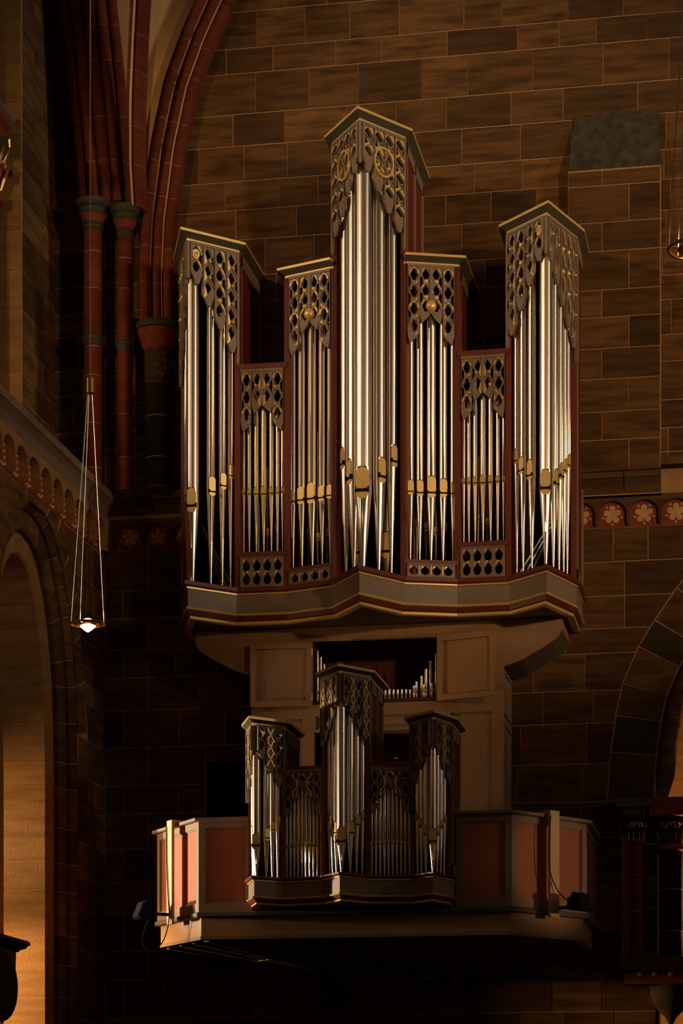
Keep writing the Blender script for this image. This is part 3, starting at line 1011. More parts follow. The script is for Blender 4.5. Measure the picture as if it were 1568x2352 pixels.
def pipe(parent, x, y, n, zf, zc, zt, r, lip=1.35, rt=None, mat='tin', name='pipe'):
    """flue pipe: cone foot, flattened mouth with gilded lips, cylinder body. n = facing direction, zc = mouth cut"""
    rt = rt or max(0.006, r * 0.2)
    N = Vector((n[0], n[1], 0)).normalized()
    T = Vector((-N.y, N.x, 0))
    D = 2 * r
    hu, hs_, hl = lip * D, 0.20 * D, 0.42 * D
    w = (0.76 if r > 0.045 else 0.92) * r
    fl = 0.74 if r > 0.045 else 0.70
    zl = zc - hs_
    zlow = zl - hl
    ztopl = zc + hu

    def half_w(z):
        if z > ztopl or z < zlow:
            return 0
        if z > ztopl - w:
            q = (z - (ztopl - w)) / w
            return w * math.sqrt(max(0, 1 - q * q))
        if z < zl:
            q = (zl - z) / hl
            return w * math.sqrt(max(0, 1 - q ** 2.2))
        return w
    zs = [zf, zf + (zlow - zf) * 0.5, zlow, zlow + hl * 0.15, zlow + hl * 0.5, zl, zc, zc + hu * 0.5, ztopl - w, ztopl - w * 0.6, ztopl - w * 0.3, ztopl - w * 0.1, ztopl + 0.004, (ztopl + zt) / 2, zt]
    seg = 36
    vs, fs = [], []
    for z in zs:
        rr = rt + (r - rt) * min(1.0, max(0.0, (z - zf) / (zl + 0.3 * hs_ - zf)))
        hw = half_w(z)
        for i in range(seg):
            a = 2 * math.pi * i / seg
            u, v = rr * math.sin(a), rr * math.cos(a)
            if v > 0 and abs(u) <= hw + 0.02 * r:
                v = min(v, fl * r)
            vs.append(Vector((x, y, z)) + T * u + N * v)
    for j in range(len(zs) - 1):
        for i in range(seg):
            fs.append((j * seg + i, j * seg + (i + 1) % seg, (j + 1) * seg + (i + 1) % seg, (j + 1) * seg + i))
    fs += [tuple(reversed(range(seg))), tuple(range((len(zs) - 1) * seg, len(zs) * seg))]
    p = MB().add(vs, fs).build(name, mat, parent, True)
    fr_ = (Vector((x, y, 0)), T, Vector((0, 0, 1)), N)
    e0, e1 = (fl * r - 0.002, fl * r + 0.0035) if r > 0.045 else (0.45 * r, fl * r + 0.003)
    up = [(-w, zc), (w, zc)] + [(w * math.cos(a), ztopl - w + w * math.sin(a)) for a in [math.pi * i / 12 for i in range(13)]]
    MB().plate(fr_, up, [], e0, e1).build('upper_lip', 'gold_lip', p)
    lo = [(w, zl), (-w, zl)] + [(-w * math.cos(a), zl - hl * math.sin(a) ** 0.8) for a in [math.pi * i / 10 for i in range(1, 10)]]
    MB().plate(fr_, lo, [], e0, e1 + 0.001).build('lower_lip', 'gold_lip', p)
    mb = MB().fbox(fr_, -w * 0.98, w * 0.98, zl, zc, fl * r - 0.012, fl * r + 0.001)  # black box stands in for the shaded mouth gap, ears join it
    if r > 0.03:
        for s in (-1, 1):
            mb.fbox(fr_, s * w * 1.02 - 0.003, s * w * 1.02 + 0.003, zl - 0.2 * hs_, zc + 0.6 * hs_, fl * r - 0.007, e1 + 0.30 * r)
    mb.build('mouth_slot', 'black', p)
    return p


def carved_strip(parent, fr, u0, w, zt, L, c, kind, th=0.022, tip='round', mirror=False):
    """one hanging strip of pierced carving: bar, lozenge holes, slanting slits, tongue end and gilding"""
    O, U, V, N = fr
    if mirror:
        fr = (O + U * (u0 + w), -U, V, N)
    else:
        fr = (O + U * u0, U, V, N)
    wd = w * 0.97
    tl = w * 0.75
    body = L - tl
    outer = [(0, zt), (wd, zt), (wd, zt - body)]
    if tip == 'round':
        outer += [(wd * 0.84, zt - body - tl * 0.55), (wd * 0.72, zt - L + 0.006), (wd * 0.6, zt - L), (wd * 0.46, zt - L + 0.008), (wd * 0.26, zt - body - tl * 0.35), (0.0, zt - body + tl * 0.12)]
    else:
        outer += [(wd * 0.80, zt - L), (wd * 0.25, zt - body - tl * 0.3), (0.0, zt - body + tl * 0.15)]
    holes = []
    gold = MB()
    carve = MB()
    usable = L - 0.62 * w - 0.012
    n_cells = max(1, math.ceil(usable / c - 0.35))
    c = usable / n_cells
    z = zt - 0.012
    for k in range(n_cells):
        cu = wd * 0.45
        hw, hh = wd * 0.33, c * 0.39
        zc = z - hh
        lo = [(cu - hw * 0.7, zc - hh * 0.45), (cu - hw * 0.3, zc - hh * 0.88), (cu + hw * 0.3, zc - hh * 0.88), (cu + hw * 0.7, zc - hh * 0.45)]
        dia = [(cu, zc + hh), (cu - hw, zc)] + (lo if kind in ('boss', 'arch', 'curl') else [(cu, zc - hh)]) + [(cu + hw, zc)]
        zb = z - c
        if kind == 'facet':
            cell = lambda pts: [(wd * p[0], z - c * p[1]) for p in pts]
            last = zb <= zt - body + 0.01
            holes.append(cell([(0.16, 0.27), (0.42, 0.03), (0.90, 0.40), (0.90, 0.58), (0.66, 0.60)]))
            if not last:
                holes.append(cell([(0.72, 0.70), (0.94, 0.65), (0.94, 0.90)]))
                holes.append(cell([(0.16, 0.50), (0.52, 0.84), (0.16, 0.98)]))
                gold.plate(fr, cell([(0.30, 0.64), (0.38, 0.66), (0.70, 0.93), (0.50, 0.92)]), [], th - 0.004, th + 0.006)
                carve.plate(fr, cell([(0.06, 0.40), (0.14, 0.32), (0.97, 0.98), (0.97, 1.10)]), [], th, th + 0.013)
                gold.plate(fr, cell([(0.14, 1.02), (0.50, 0.87), (0.56, 0.97), (0.16, 1.16)]), [], th, th + 0.007)
            gold.plate(fr, cell([(0.50, 0.03), (0.80, 0.00), (0.95, 0.18), (0.95, 0.40), (0.90, 0.38)]), [], th, th + 0.010)
            gold.plate(fr, cell([(0.14, 0.25), (0.18, 0.06), (0.40, 0.01)]), [], th, th + 0.006)
        else:
            holes.append(dia)
        if kind != 'facet' and zb > zt - body + 0.02:
            holes.append([(wd * 0.70, z - 0.66 * c), (wd * 0.70, zb + 0.04 * c), (wd * 0.96, max(zb - 0.24 * c, zt - body + 0.01)), (wd * 0.96, z - 0.40 * c)])
        if kind == 'boss':
            if zb > zt - body:
                gold.dome(fr, cu, zb + 0.17 * c, th, w * 0.20, w * 0.17)
            gold.plate(fr, [(cu + hw * 0.1, zc + hh * 1.15), (cu + hw * 1.2, zc + hh * 0.05), (cu + hw * 1.35, zc - hh * 0.5), (cu + hw * 1.55, zc - hh * 0.5), (cu + hw * 0.9, zc + hh * 0.8)], [], th, th + 0.008)
        elif kind in ('arch', 'curl'):
            ro, ri = wd * 0.45, wd * 0.32
            arc = [(cu + ro * math.cos(a), zc + 0.1 * hh + ro * 1.05 * math.sin(a)) for a in [math.pi * i / 10 for i in range(11)]]
            arc += [(cu + ri * 1.0 * math.cos(a) * abs(math.cos(a)) ** 0.2, zc + 0.02 * hh + hh * 1.02 * math.sin(a) ** 1.2) for a in [math.pi * i / 10 for i in range(10, -1, -1)]]
            (gold if (kind == 'arch' and k % 2 == 0) else carve).plate(fr, arc, [], th, th + 0.012)
            if kind == 'arch':
                gold.plate(fr, [(cu - hw, zb + 0.12 * c), (cu - hw * 0.2, zb + 0.05 * c), (cu - hw, zb + 0.33 * c)], [], th, th + 0.006)
        elif kind == 'leaf':                        # gilded flat on the left, serpentine bar on the right
            gold.plate(fr, [(wd * 0.08, zc + hh * 0.1), (wd * 0.2, zc + hh * 0.2), (wd * 0.38, zc - hh * 1.0), (wd * 0.2, zb + 0.02 * c), (wd * 0.08, zb)], [], th, th + 0.005)
            if zb > zt - body:
                carve.dome(fr, wd * 0.60, zb + 0.25 * c, th, w * 0.2, w * 0.08)
                gold.dome(fr, wd * 0.62, zb + 0.25 * c, th + w * 0.06, w * 0.11, w * 0.11)
                carve.plate(fr, [(wd * 0.44, zb + 0.2 * c), (wd * 0.56, zb + 0.26 * c), (wd * 0.97, zb - 0.24 * c), (wd * 0.97, zb - 0.36 * c)], [], th, th + 0.012)
        elif kind == 'lattice':                     # gilded crossing twigs
            for p, q in (((wd * 0.05, zc - hh * 1.5), (wd * 0.85, zc + hh * 1.3)), ((wd * 0.1, zc + hh * 1.3), (wd * 0.95, zc - hh * 1.6))):
                d = Vector((q[0] - p[0], q[1] - p[1])).normalized() * w * 0.075
                gold.plate(fr, [(p[0] - d.y, p[1] + d.x), (p[0] + d.y, p[1] - d.x), (q[0] + d.y, q[1] - d.x), (q[0] - d.y, q[1] + d.x)], [], th, th + 0.010)
            gold.dome(fr, wd * 0.48, zc - 0.2 * hh, th, w * 0.15, w * 0.15)
        z -= c
    carve.fbox(fr, 0.0, wd * 0.13, zt - body + tl * 0.1, zt, th, th + 0.010)
    mb = MB().plate(fr, outer, holes, 0.0, th)
    mb.add(carve.v, carve.f)
    s = mb.build('carved_strip', 'taupe', parent)
    if gold.v:
        gold.build('gilding', 'gold', s, kind == 'boss')['kind'] = 'stuff'
    return s


def face_shade(parent, a, b, zt, Ls, c, kinds, stile=None, tip='round', mirror=None, inset=0.012):
    """a row of carved strips on one face of the case"""
    fr, L = frame(a[0], a[1], b[0], b[1])
    k = len(Ls)
    m = inset
    w = (L - 2 * m) / k
    for i in range(k):
        carved_strip(parent, fr, m + i * w, w, zt, Ls[i], c, kinds[i % len(kinds)], tip=tip, mirror=(mirror(i) if mirror else False))
    MB().fbox(fr, m, L - m, zt, zt + 0.022, -0.002, 0.030).build('shade_rail', 'taupe', parent)
    return fr, L


def post(parent, x, y, z0, z1, s=0.05, mat='red'):
    h = s / 2
    return MB().box(x - h, x + h, y - h, y + h, z0, z1).build('post', mat, parent)


def stile(parent, fr, u0, u1, z0, z1):
    w = u1 - u0
    poly = [(u0, z1), (u0, z0 + w * 1.2), (u0 + w * 0.5, z0), (u1, z0 + w * 1.2), (u1, z1)]
    MB().plate(fr, poly, [], 0.001, 0.032).build('stile', 'taupe', parent)


def cornice(parent, line, z, o=0.068, h=0.045, close=True):
    mb = MB()
    band(mb, line, [(-0.01, z - 0.010), (0.018, z - 0.010), (0.018, z + 0.010), (-0.01, z + 0.010)])
    mb.build('gilt_fillet', 'gold', parent)
    mb = MB()
    band(mb, line, [(-0.02, z + 0.010), (0.010, z + 0.010), (0.010 + o, z + h), (-0.02, z + h)])
    mb.build('cove', 'cove', parent)
    mb = MB()
    band(mb, line, [(-0.02, z + h), (0.014 + o, z + h), (0.014 + o, z + h + 0.022), (-0.02, z + h + 0.022)])
    mb.build('gilt_fillet', 'gold', parent)
    if close:
        MB().prism(offset_line(line, 0.005), z + h - 0.002, z + h + 0.015).build('roof', 'cove', parent)


def side_panel(parent, x, y0, y1, z0, z1, out, panels, frame_mat='taupe', panel_mat='red'):
    """case side: red board with frame proud of it. out = +1/-1 outward X"""
    MB().box(min(x, x - out * 0.02), max(x, x - out * 0.02), y0, y1, z0, z1).build('side_panel', panel_mat, parent)
    mb = MB()
    xa, xb = min(x, x + out * 0.014), max(x, x + out * 0.014)
    f = 0.05 if (y1 - y0) > 0.5 else 0.035
    cuts = [y0 + (y1 - y0) * i / panels for i in range(panels + 1)]
    for i, yy in enumerate(cuts):
        a = yy - (0 if i == 0 else f / 2)
        b = yy + (0 if i == panels else f / 2)
        if i == 0:
            b = yy + f
        if i == panels:
            a = yy - f
        mb.box(xa, xb, a, b, z0, z1)
    mb.box(xa, xb, y0, y1, z1 - 0.10, z1)
    mb.box(xa, xb, y0, y1, z0, z0 + 0.10)
    mb.build('side_frame', frame_mat, parent)


def ledge(parent, line, zs, poly_y):
    """zs: top, board bottom, gilt bottom, frieze bottom, gilt bottom, red bottom, gilt bottom"""
    a, b, c, d, e, f, g = zs
    specs = [('ledge_board', 'red', [(-0.06, b), (0.022, b), (0.034, b + 0.012), (0.034, a - 0.004), (0.026, a), (-0.06, a)]),
             ('gilt_fillet', 'gold', [(-0.06, c), (0.012, c), (0.012, b), (-0.06, b)]),
             ('ledge_frieze', 'frieze', [(-0.06, d), (0.0, d), (0.0, c), (-0.06, c)]),
             ('gilt_fillet', 'gold', [(-0.06, e), (0.012, e), (0.020, (d + e) / 2), (0.012, d), (-0.06, d)]),
             ('ledge_moulding', 'red', [(-0.06, f), (-0.030, f), (-0.012, f + 0.01), (0.004, e), (-0.06, e)]),
             ('gilt_fillet', 'gold', [(-0.08, g), (-0.024, g), (-0.020, f), (-0.08, f)])]
    for nm, m_, sec in specs:
        mb = MB()
        band(mb, line, sec)
        mb.build(nm, m_, parent)
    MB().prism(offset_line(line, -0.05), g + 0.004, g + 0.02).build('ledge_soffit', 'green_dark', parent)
    MB().prism(offset_line(line, -0.055), a - 0.03, a - 0.01).build('ledge_floor', 'inner_red', parent)


# ================================================================== MAIN ORGAN CASE
org = thing('pipe_organ_case', 'large main organ case with three pointed pipe towers above a grey and gold ledge', 'organ', (0, -0.8, 6.25))
half = [(0, -1.5), (0.313, -1.045), (0.758, -0.889), (1.211, -0.896), (1.568, -1.24), (1.773, -0.66), (1.773, -0.008)]
ledge(org, mirror_line(half), [6.572, 6.522, 6.507, 6.344, 6.322, 6.275, 6.252], 0)
ZB = 6.572
P1, P2, P3, AP, PO = (0.306, -1.035), (0.758, -0.875), (1.205, -0.885), (1.565, -1.235), (1.765, -0.665)
CA = (0.0, -1.462)
ZC, ZS, ZM, ZLO = 10.382, 9.552, 9.30, 8.549
# cornices
cornice(org, [(-0.306, -0.01), (-P1[0], P1[1]), CA, P1, (0.306, -0.01)], ZC)
for s in (-1, 1):
    m = lambda p: (p[0] * s, p[1])
    ln = [(P3[0], -0.01), P3, AP, PO, (PO[0], -0.01)]
    cornice(org, [m(p) for p in (ln if s > 0 else ln[::-1])], ZS)
    ln = [(P1[0] + 0.0, P1[1]), P2, (P2[0], -0.01)]
    cornice(org, [m(p) for p in (ln if s > 0 else ln[::-1])], ZM, close=False)
    MB().prism([m(p) for p in ((0.306, -0.02), P1, P2, (P2[0], -0.02))], ZM + 0.02, ZM + 0.04).build('roof', 'cove', org)
    MB().prism([m(p) for p in ((P2[0], -0.02), P2, P3, (P3[0], -0.02))], ZLO - 0.03, ZLO - 0.005).build('roof', 'red', org)
    # posts
    post(org, s * P1[0], P1[1] + 0.012, ZB, ZC - 0.01)
    post(org, s * P2[0], P2[1] + 0.012, ZB, ZM - 0.01)
    post(org, s * P3[0], P3[1] + 0.012, ZB, ZS - 0.01)
    post(org, s * (PO[0] - 0.015), PO[1] + 0.015, ZB, ZS - 0.01)
    # case sides
    side_panel(org, s * (P1[0] + 0.012), P1[1] + 0.04, -0.012, ZB, ZC - 0.012, s, 2)
    side_panel(org, s * (P2[0] + 0.012), P2[1] + 0.04, -0.012, ZB, ZM - 0.012, s, 1)
    side_panel(org, s * (P3[0] - 0.012), P3[1] + 0.04, -0.012, ZB, ZS - 0.012, -s, 1)
    side_panel(org, s * (PO[0] + 0.005), PO[1] + 0.04, -0.012, ZB, ZS - 0.012, s, 1)
    # inner backs
    for (xa, xb, zt) in ((0.32, 0.745, ZM - 0.02), (0.775, 1.19, ZLO - 0.04), (1.23, 1.75, ZS - 0.02)):
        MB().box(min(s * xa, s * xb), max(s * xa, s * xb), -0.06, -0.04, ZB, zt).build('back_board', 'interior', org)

    def fl(a, b):
        return (m(a), m(b)) if s > 0 else (m(b), m(a))
    # low flats: top rail, sill and carved base panel
    a, b = fl(P2, P3)
    fr, L = frame(*a, *b)
    MB().fbox(fr, 0, L, ZLO - 0.045, ZLO, -0.03, 0.026).build('top_rail', 'red', org)
    MB().fbox(fr, 0.0, L, 6.845, 6.885, -0.03, 0.024).build('sill', 'red', org)
    a, b = fl(P1, P2)
    fr2, L2 = frame(*a, *b)
    MB().fbox(fr2, 0.0, L2, 6.69, 6.724, -0.03, 0.024).build('sill', 'red', org)
    mir = (lambda i: i >= 2)
    mir_in = (lambda i: i < 2)
    # carved shades
    a, b = fl(P1, P2)
    face_shade(org, a, b, ZM - 0.03, [0.67, 0.49, 0.49, 0.67], 0.175, ['arch', 'boss', 'boss', 'arch'], tip='sharp', mirror=mir_in, inset=0.03)
    MB().dome(fr2, L2 / 2, ZM - 0.03 - 0.34, 0.022, 0.05, 0.045, 14, 5).build('gilt_globe', 'gold', org, True)
    a, b = fl(P2, P3)
    face_shade(org, a, b, ZLO - 0.07, [0.53, 0.37, 0.37, 0.53], 0.17, ['arch', 'leaf', 'leaf', 'arch'], tip='sharp', mirror=mir_in, inset=0.03)
    # base panels
    for (f_, l_, z0, z1, hc) in ((fr, L, 6.575, 6.84, 2), (fr2, L2, 6.575, 6.688, 1)):
        u0, u1 = 0.035, l_ - 0.035
        w = (u1 - u0) / 4
        holes, gd = [], MB()
        for i in range(4):
            cu = u0 + w * (i + 0.5)
            for k in range(hc):
                h = (z1 - z0 - 0.03) / hc
                zc = z0 + 0.015 + h * (k + 0.5)
                holes.append([(cu, zc + h * 0.46), (cu - w * 0.38, zc + h * 0.05), (cu - w * 0.32, zc - h * 0.3), (cu - w * 0.08, zc - h * 0.47), (cu + w * 0.08, zc - h * 0.47), (cu + w * 0.32, zc - h * 0.3), (cu + w * 0.38, zc + h * 0.05)])
                gd.plate(f_, [(cu - w * 0.36, zc + h * 0.1), (cu - w * 0.06, zc + h * 0.46), (cu - w * 0.3, zc + h * 0.42)], [], 0.022, 0.027)
            if hc == 2:
                gd.dome(f_, cu + (w * 0.1 if i < 2 else -w * 0.1), (z0 + z1) / 2, 0.022, w * 0.13, w * 0.1)
            elif i:
                gd.fbox(f_, cu - w * 0.53, cu - w * 0.47, z0 + 0.015, z1 - 0.015, 0.022, 0.028)
        bp_ = MB().plate(f_, [(0.028, z0), (l_ - 0.028, z0), (l_ - 0.028, z1), (0.028, z1)], holes, -0.01, 0.022)
        bp_.fbox(f_, 0.028, l_ - 0.028, z1 - 0.012, z1, 0.022, 0.03)
        bp_ = bp_.build('base_carving', 'taupe', org)
        gd.build('gilding', 'gold', bp_)['kind'] = 'stuff'
    # side tower shades: inner and outer face
    a, b = fl(P3, AP)
    Li = [0.88, 0.70, 0.52, 0.345]
    fri, li = face_shade(org, a, b, ZS - 0.03, Li if s > 0 else Li[::-1], 0.18, ['leaf', 'boss', 'leaf', 'boss'] if s > 0 else ['boss', 'leaf', 'boss', 'leaf'], mirror=lambda i: s > 0)
    stile(org, fri, *((0.0, 0.022) if s > 0 else (li - 0.022, li)), 8.54, ZS - 0.02)
    u_r = li - 0.06 if s > 0 else 0.06
    mb = MB()
    for rr_, hh_ in ((0.036, 0.03), (0.022, 0.04)):
        mb.plate(fri, [(u_r + rr_ * math.cos(q), ZS - 0.115 + rr_ * 1.2 * math.sin(q)) for q in [2 * math.pi * i / 14 for i in range(14)]], [[(u_r + rr_ * 0.62 * math.cos(q), ZS - 0.115 + rr_ * 0.75 * math.sin(q)) for q in [2 * math.pi * i / 10 for i in range(10)]]], 0.022, hh_)
    mb.dome(fri, u_r, ZS - 0.115, 0.022, 0.012, 0.015)
    mb.build('gilt_eye', 'gold', org)
    a, b = fl(AP, PO)
    Lo = [0.345, 0.50, 0.66, 0.81, 0.95]
    fro, lo_ = face_shade(org, a, b, ZS - 0.03, Lo if s > 0 else Lo[::-1], 0.18, ['leaf', 'leaf', 'boss', 'boss', 'leaf'] if s > 0 else ['leaf', 'boss', 'boss', 'leaf', 'leaf'], mirror=lambda i: s < 0)
    stile(org, fro, *((lo_ - 0.025, lo_) if s > 0 else (0.0, 0.025)), 8.45, ZS - 0.02)
    # centre tower shades
    a, b = fl(CA, P1)
    Lc = [0.39, 0.53, 0.68, 0.81]
    frc, lc2 = face_shade(org, a, b, ZC - 0.03, Lc if s > 0 else Lc[::-1], 0.155, ['facet'], mirror=lambda i: s < 0)
    stile(org, frc, *((lc2 - 0.024, lc2) if s > 0 else (0.0, 0.024)), 9.40, ZC - 0.02)
    # ring emblem: gilded ring with crossing bars
    uc = lc2 * 0.47 if s > 0 else lc2 * 0.53
    zc = ZC - 0.30
    mb = MB()
    ro = 0.118
    mb.plate(frc, [(uc + ro * math.cos(q), zc + ro * 1.1 * math.sin(q)) for q in [2 * math.pi * i / 28 for i in range(28)]], [[(uc + ro * 0.86 * math.cos(q), zc + ro * 0.96 * math.sin(q)) for q in [2 * math.pi * i / 28 for i in range(28)]]], 0.020, 0.046)
    mb.build('ring_emblem', 'gold', org)
    mb = MB()
    for ang in (math.radians(58), math.radians(-58)):
        d = Vector((math.cos(ang), math.sin(ang)))
        q = Vector((-d.y, d.x)) * 0.011
        e = d * ro * 0.98
        mb.plate(frc, [(uc + e.x + q.x, zc + e.y + q.y), (uc + e.x - q.x, zc + e.y - q.y), (uc - e.x - q.x, zc - e.y - q.y), (uc - e.x + q.x, zc - e.y + q.y)], [], 0.022, 0.040)
    mb.build('emblem_cross', 'taupe', org)

    post(org, s * AP[0], AP[1] + 0.004, ZS - 0.33, ZS - 0.008, 0.026, 'taupe').name = 'apex_stile'
    # ---- pipes
    nin = frame(*fl(P3, AP)[0], *fl(P3, AP)[1])[0][3]
    nout = frame(*fl(AP, PO)[0], *fl(AP, PO)[1])[0][3]
    nmid, nlow, ncen = fr2[3], fr[3], frc[3]

    def mouth(xr, y, ybot):            # mouth height read on the right-hand side (pixel of the lower lip's tip)
        return zat(xr, y, ybot)
    # centre tower flanks
    A_, B_ = (0.0, -1.31), (0.262, -0.955)
    for px_, yb, r in ((869.5, 1112, 0.056), (898.5, 1075, 0.049)):
        X, Y = on_line(A_, B_, px_)
        zc_ = mouth(X, Y, yb) + 0.62 * 2 * r
        pipe(org, s * X, Y, ncen, ZB - 0.004, zc_, 10.05 if r > 0.05 else 9.85, r, 1.35)
    # side towers
    A_, B_ = (1.555, -1.135), (1.252, -0.84)
    for px_, yb, r, zt in ((1221, 1103, 0.036, 9.15), (1201, 1090, 0.031, 9.0), (1186.5, 1067, 0.027, 8.8)):
        X, Y = on_line(A_, B_, px_)
        pipe(org, s * X, Y, nin, ZB - 0.004, mouth(X, Y, yb) + 0.62 * 2 * r, zt, r, 1.75)
    B_ = (1.722, -0.665)
    for px_, yb, r, zt in ((1270.5, 1122, 0.036, 9.2), (1283.5, 1104, 0.033, 9.0), (1294, 1091, 0.030, 8.85), (1302.5, 1077, 0.027, 8.75)):
        X, Y = on_line(A_, B_, px_)
        pipe(org, s * X, Y, nout, ZB - 0.004, mouth(X, Y, yb) + 0.62 * 2 * r, zt, r, 1.75)
    pipe(org, s * 1.553, -1.128, (s * 0.04, -1), ZB - 0.004, mouth(1.553, -1.15, 1138) + 0.07, 9.3, 0.054, 1.35)
    # mid flats
    off = 0.055
    for px_, yb, r, zt in ((942, 1138, 0.029, 8.85), (963.5, 1142, 0.032, 8.95), (989.5, 1145, 0.042, 9.1), (1017, 1144, 0.036, 8.95), (1040.5, 1143, 0.029, 8.85)):
        X, Y = on_line((P1[0] - 0.02, P1[1] + off), (P2[0] - 0.02, P2[1] + off), px_)
        pipe(org, s * X, Y, nmid, 6.724, mouth(X, Y, yb) + 0.62 * 2 * r, zt, r, 1.6)
    # low flats
    for px_, yb, r, zt in ((1064.5, 1114, 0.017, 8.15), (1076.5, 1115, 0.018, 8.2), (1091, 1116.5, 0.022, 8.3), (1109, 1118, 0.027, 8.4), (1126.5, 1115, 0.023, 8.3), (1143, 1112, 0.019, 8.2), (1156.5, 1108.5, 0.016, 8.15)):
        X, Y = on_line((P2[0], P2[1] + 0.04), (P3[0], P3[1] + 0.04), px_)
        pipe(org, s * X, Y, nlow, 6.885, mouth(X, Y, yb) + 0.62 * 2 * r, zt, r, 1.15)
    # dim inner ranks behind the flats
    for k in range(5):
        X = 0.36 + 0.085 * k
        pipe(org, s * X, -0.62, (0, -1), 6.75, 7.05 + 0.04 * abs(k - 2), 8.0, 0.02, 1.3, mat='lead')
    for k in range(5):
        X = 0.82 + 0.085 * k
        pipe(org, s * X, -0.62, (0, -1), 6.90, 7.12 + 0.03 * abs(k - 2), 7.7, 0.016, 1.3, mat='lead')
pipe(org, 0.0, -1.31, (0, -1), ZB - 0.004, zat(0, -1.36, 1146) + 0.62 * 0.145, 10.2, 0.0725, 1.28)
pipe(org, 0.13, -0.85, (0, -1), ZB, 6.85, 9.6, 0.06, 1.3, mat='lead')
pipe(org, -0.13, -0.85, (0, -1), ZB, 6.85, 9.6, 0.06, 1.3, mat='lead')
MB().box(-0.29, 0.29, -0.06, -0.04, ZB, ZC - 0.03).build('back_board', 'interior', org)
post(org, CA[0], CA[1] + 0.004, ZC - 0.36, ZC - 0.008, 0.026, 'taupe').name = 'apex_stile'
# slanted wooden trackers glimpsed in the left tower
for s in (-1, 1):
    mb = MB()
    for k in range(3):
        mb.tube([(s * (1.28 + 0.05 * k), -0.75, 6.62), (s * (1.62 - 0.03 * k), -0.55, 7.25 - 0.08 * k)], 0.009, 6)
    mb.build('conduit', 'lead', org, True)

# ================================================================== HOUSING BETWEEN THE TWO ORGANS
hz = thing('organ_housing', 'tall beige panelled housing with two open doors under the main organ', 'cabinet', (0, -0.3, 3.6))
HY, HW = -0.645, 1.134
FRH = (Vector((0, HY, 0)), Vector((1, 0, 0)), Vector((0, 0, 1)), Vector((0, -1, 0)))
op = [(-0.575, 5.56), (0.548, 5.56), (0.548, 6.125), (-0.575, 6.125)]
desk = [(-0.56, 4.2), (0.58, 4.2), (0.58, 5.315), (-0.56, 5.315)]
pan_l = [(-1.04, 3.7), (-0.67, 3.7), (-0.67, 5.44), (-1.04, 5.44)]
pan_r = [(0.667, 3.7), (1.026, 3.7), (1.026, 5.453), (0.667, 5.453)]
pan_m = [(-0.545, 5.345), (0.60, 5.345), (0.60, 5.455), (-0.545, 5.455)]
MB().plate(FRH, [(-HW, 3.55), (HW, 3.55), (HW, 6.25), (-HW, 6.25)], [op, desk, pan_l, pan_r, pan_m], -0.03, 0.0).build('front_frame', 'beige', hz)
for nm, q, y_ in (('front_panel', pan_l, 0.02), ('front_panel', pan_r, 0.02), ('front_panel', pan_m, 0.018)):
    MB().box(q[0][0] - 0.01, q[1][0] + 0.01, HY + y_, HY + y_ + 0.012, q[0][1] - 0.01, q[2][1] + 0.01).build(nm, 'beige', hz)
    fr_ = (Vector((0, HY + y_, 0)),) + FRH[1:]
    mb = MB()
    for (u0, u1, v0, v1) in ((q[0][0], q[1][0], q[2][1] - 0.014, q[2][1]), (q[0][0], q[1][0], q[0][1], q[0][1] + 0.014), (q[0][0], q[0][0] + 0.014, q[0][1], q[2][1]), (q[1][0] - 0.014, q[1][0], q[0][1], q[2][1])):
        mb.fbox(fr_, u0, u1, v0, v1, 0.0, 0.012)
    mb.build('panel_bead', 'taupe', hz)
for s in (-1, 1):
    x0, x1 = (HW - 0.03, HW) if s > 0 else (-HW, -HW + 0.03)
    MB().box(x0, x1, HY + 0.03, -0.01, 3.55, 6.25).build('side_board', 'red' if s < 0 else 'beige', hz)
    fr_ = (Vector((s * HW, 0, 0)), Vector((0, s * 1.0, 0)), Vector((0, 0, 1)), Vector((s * 1.0, 0, 0)))
    lo_, hi_ = (-0.56, -0.10) if s > 0 else (0.10, 0.56)
    mb = MB()
    for (z0, z1) in ((5.42, 5.80), (3.7, 5.34)):
        for (u0, u1, v0, v1) in ((lo_, hi_, z1 - 0.012, z1), (lo_, hi_, z0, z0 + 0.012), (lo_, lo_ + 0.012, z0, z1), (hi_ - 0.012, hi_, z0, z1)):
            mb.fbox(fr_, u0, u1, v0, v1, 0.0, 0.012)
    mb.build('panel_bead', 'taupe', hz)
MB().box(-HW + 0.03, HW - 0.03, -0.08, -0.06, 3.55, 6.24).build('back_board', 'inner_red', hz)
MB().box(-0.62, 0.60, HY + 0.035, -0.09, 5.50, 5.565).build('wind_chest', 'inner_red', hz)
MB().box(-0.62, 0.60, HY + 0.01, HY + 0.034, 5.545, 5.60).build('pipe_rack', 'inner_red', hz)
MB().box(-0.60, -0.58, HY + 0.035, -0.09, 5.565, 6.2).build('partition', 'inner_red', hz)
MB().box(0.553, 0.573, HY + 0.035, -0.09, 5.565, 6.2).build('partition', 'inner_red', hz)
MB().box(-0.60, 0.60, HY + 0.035, -0.09, 5.32, 5.34).build('shelf', 'beige', hz)
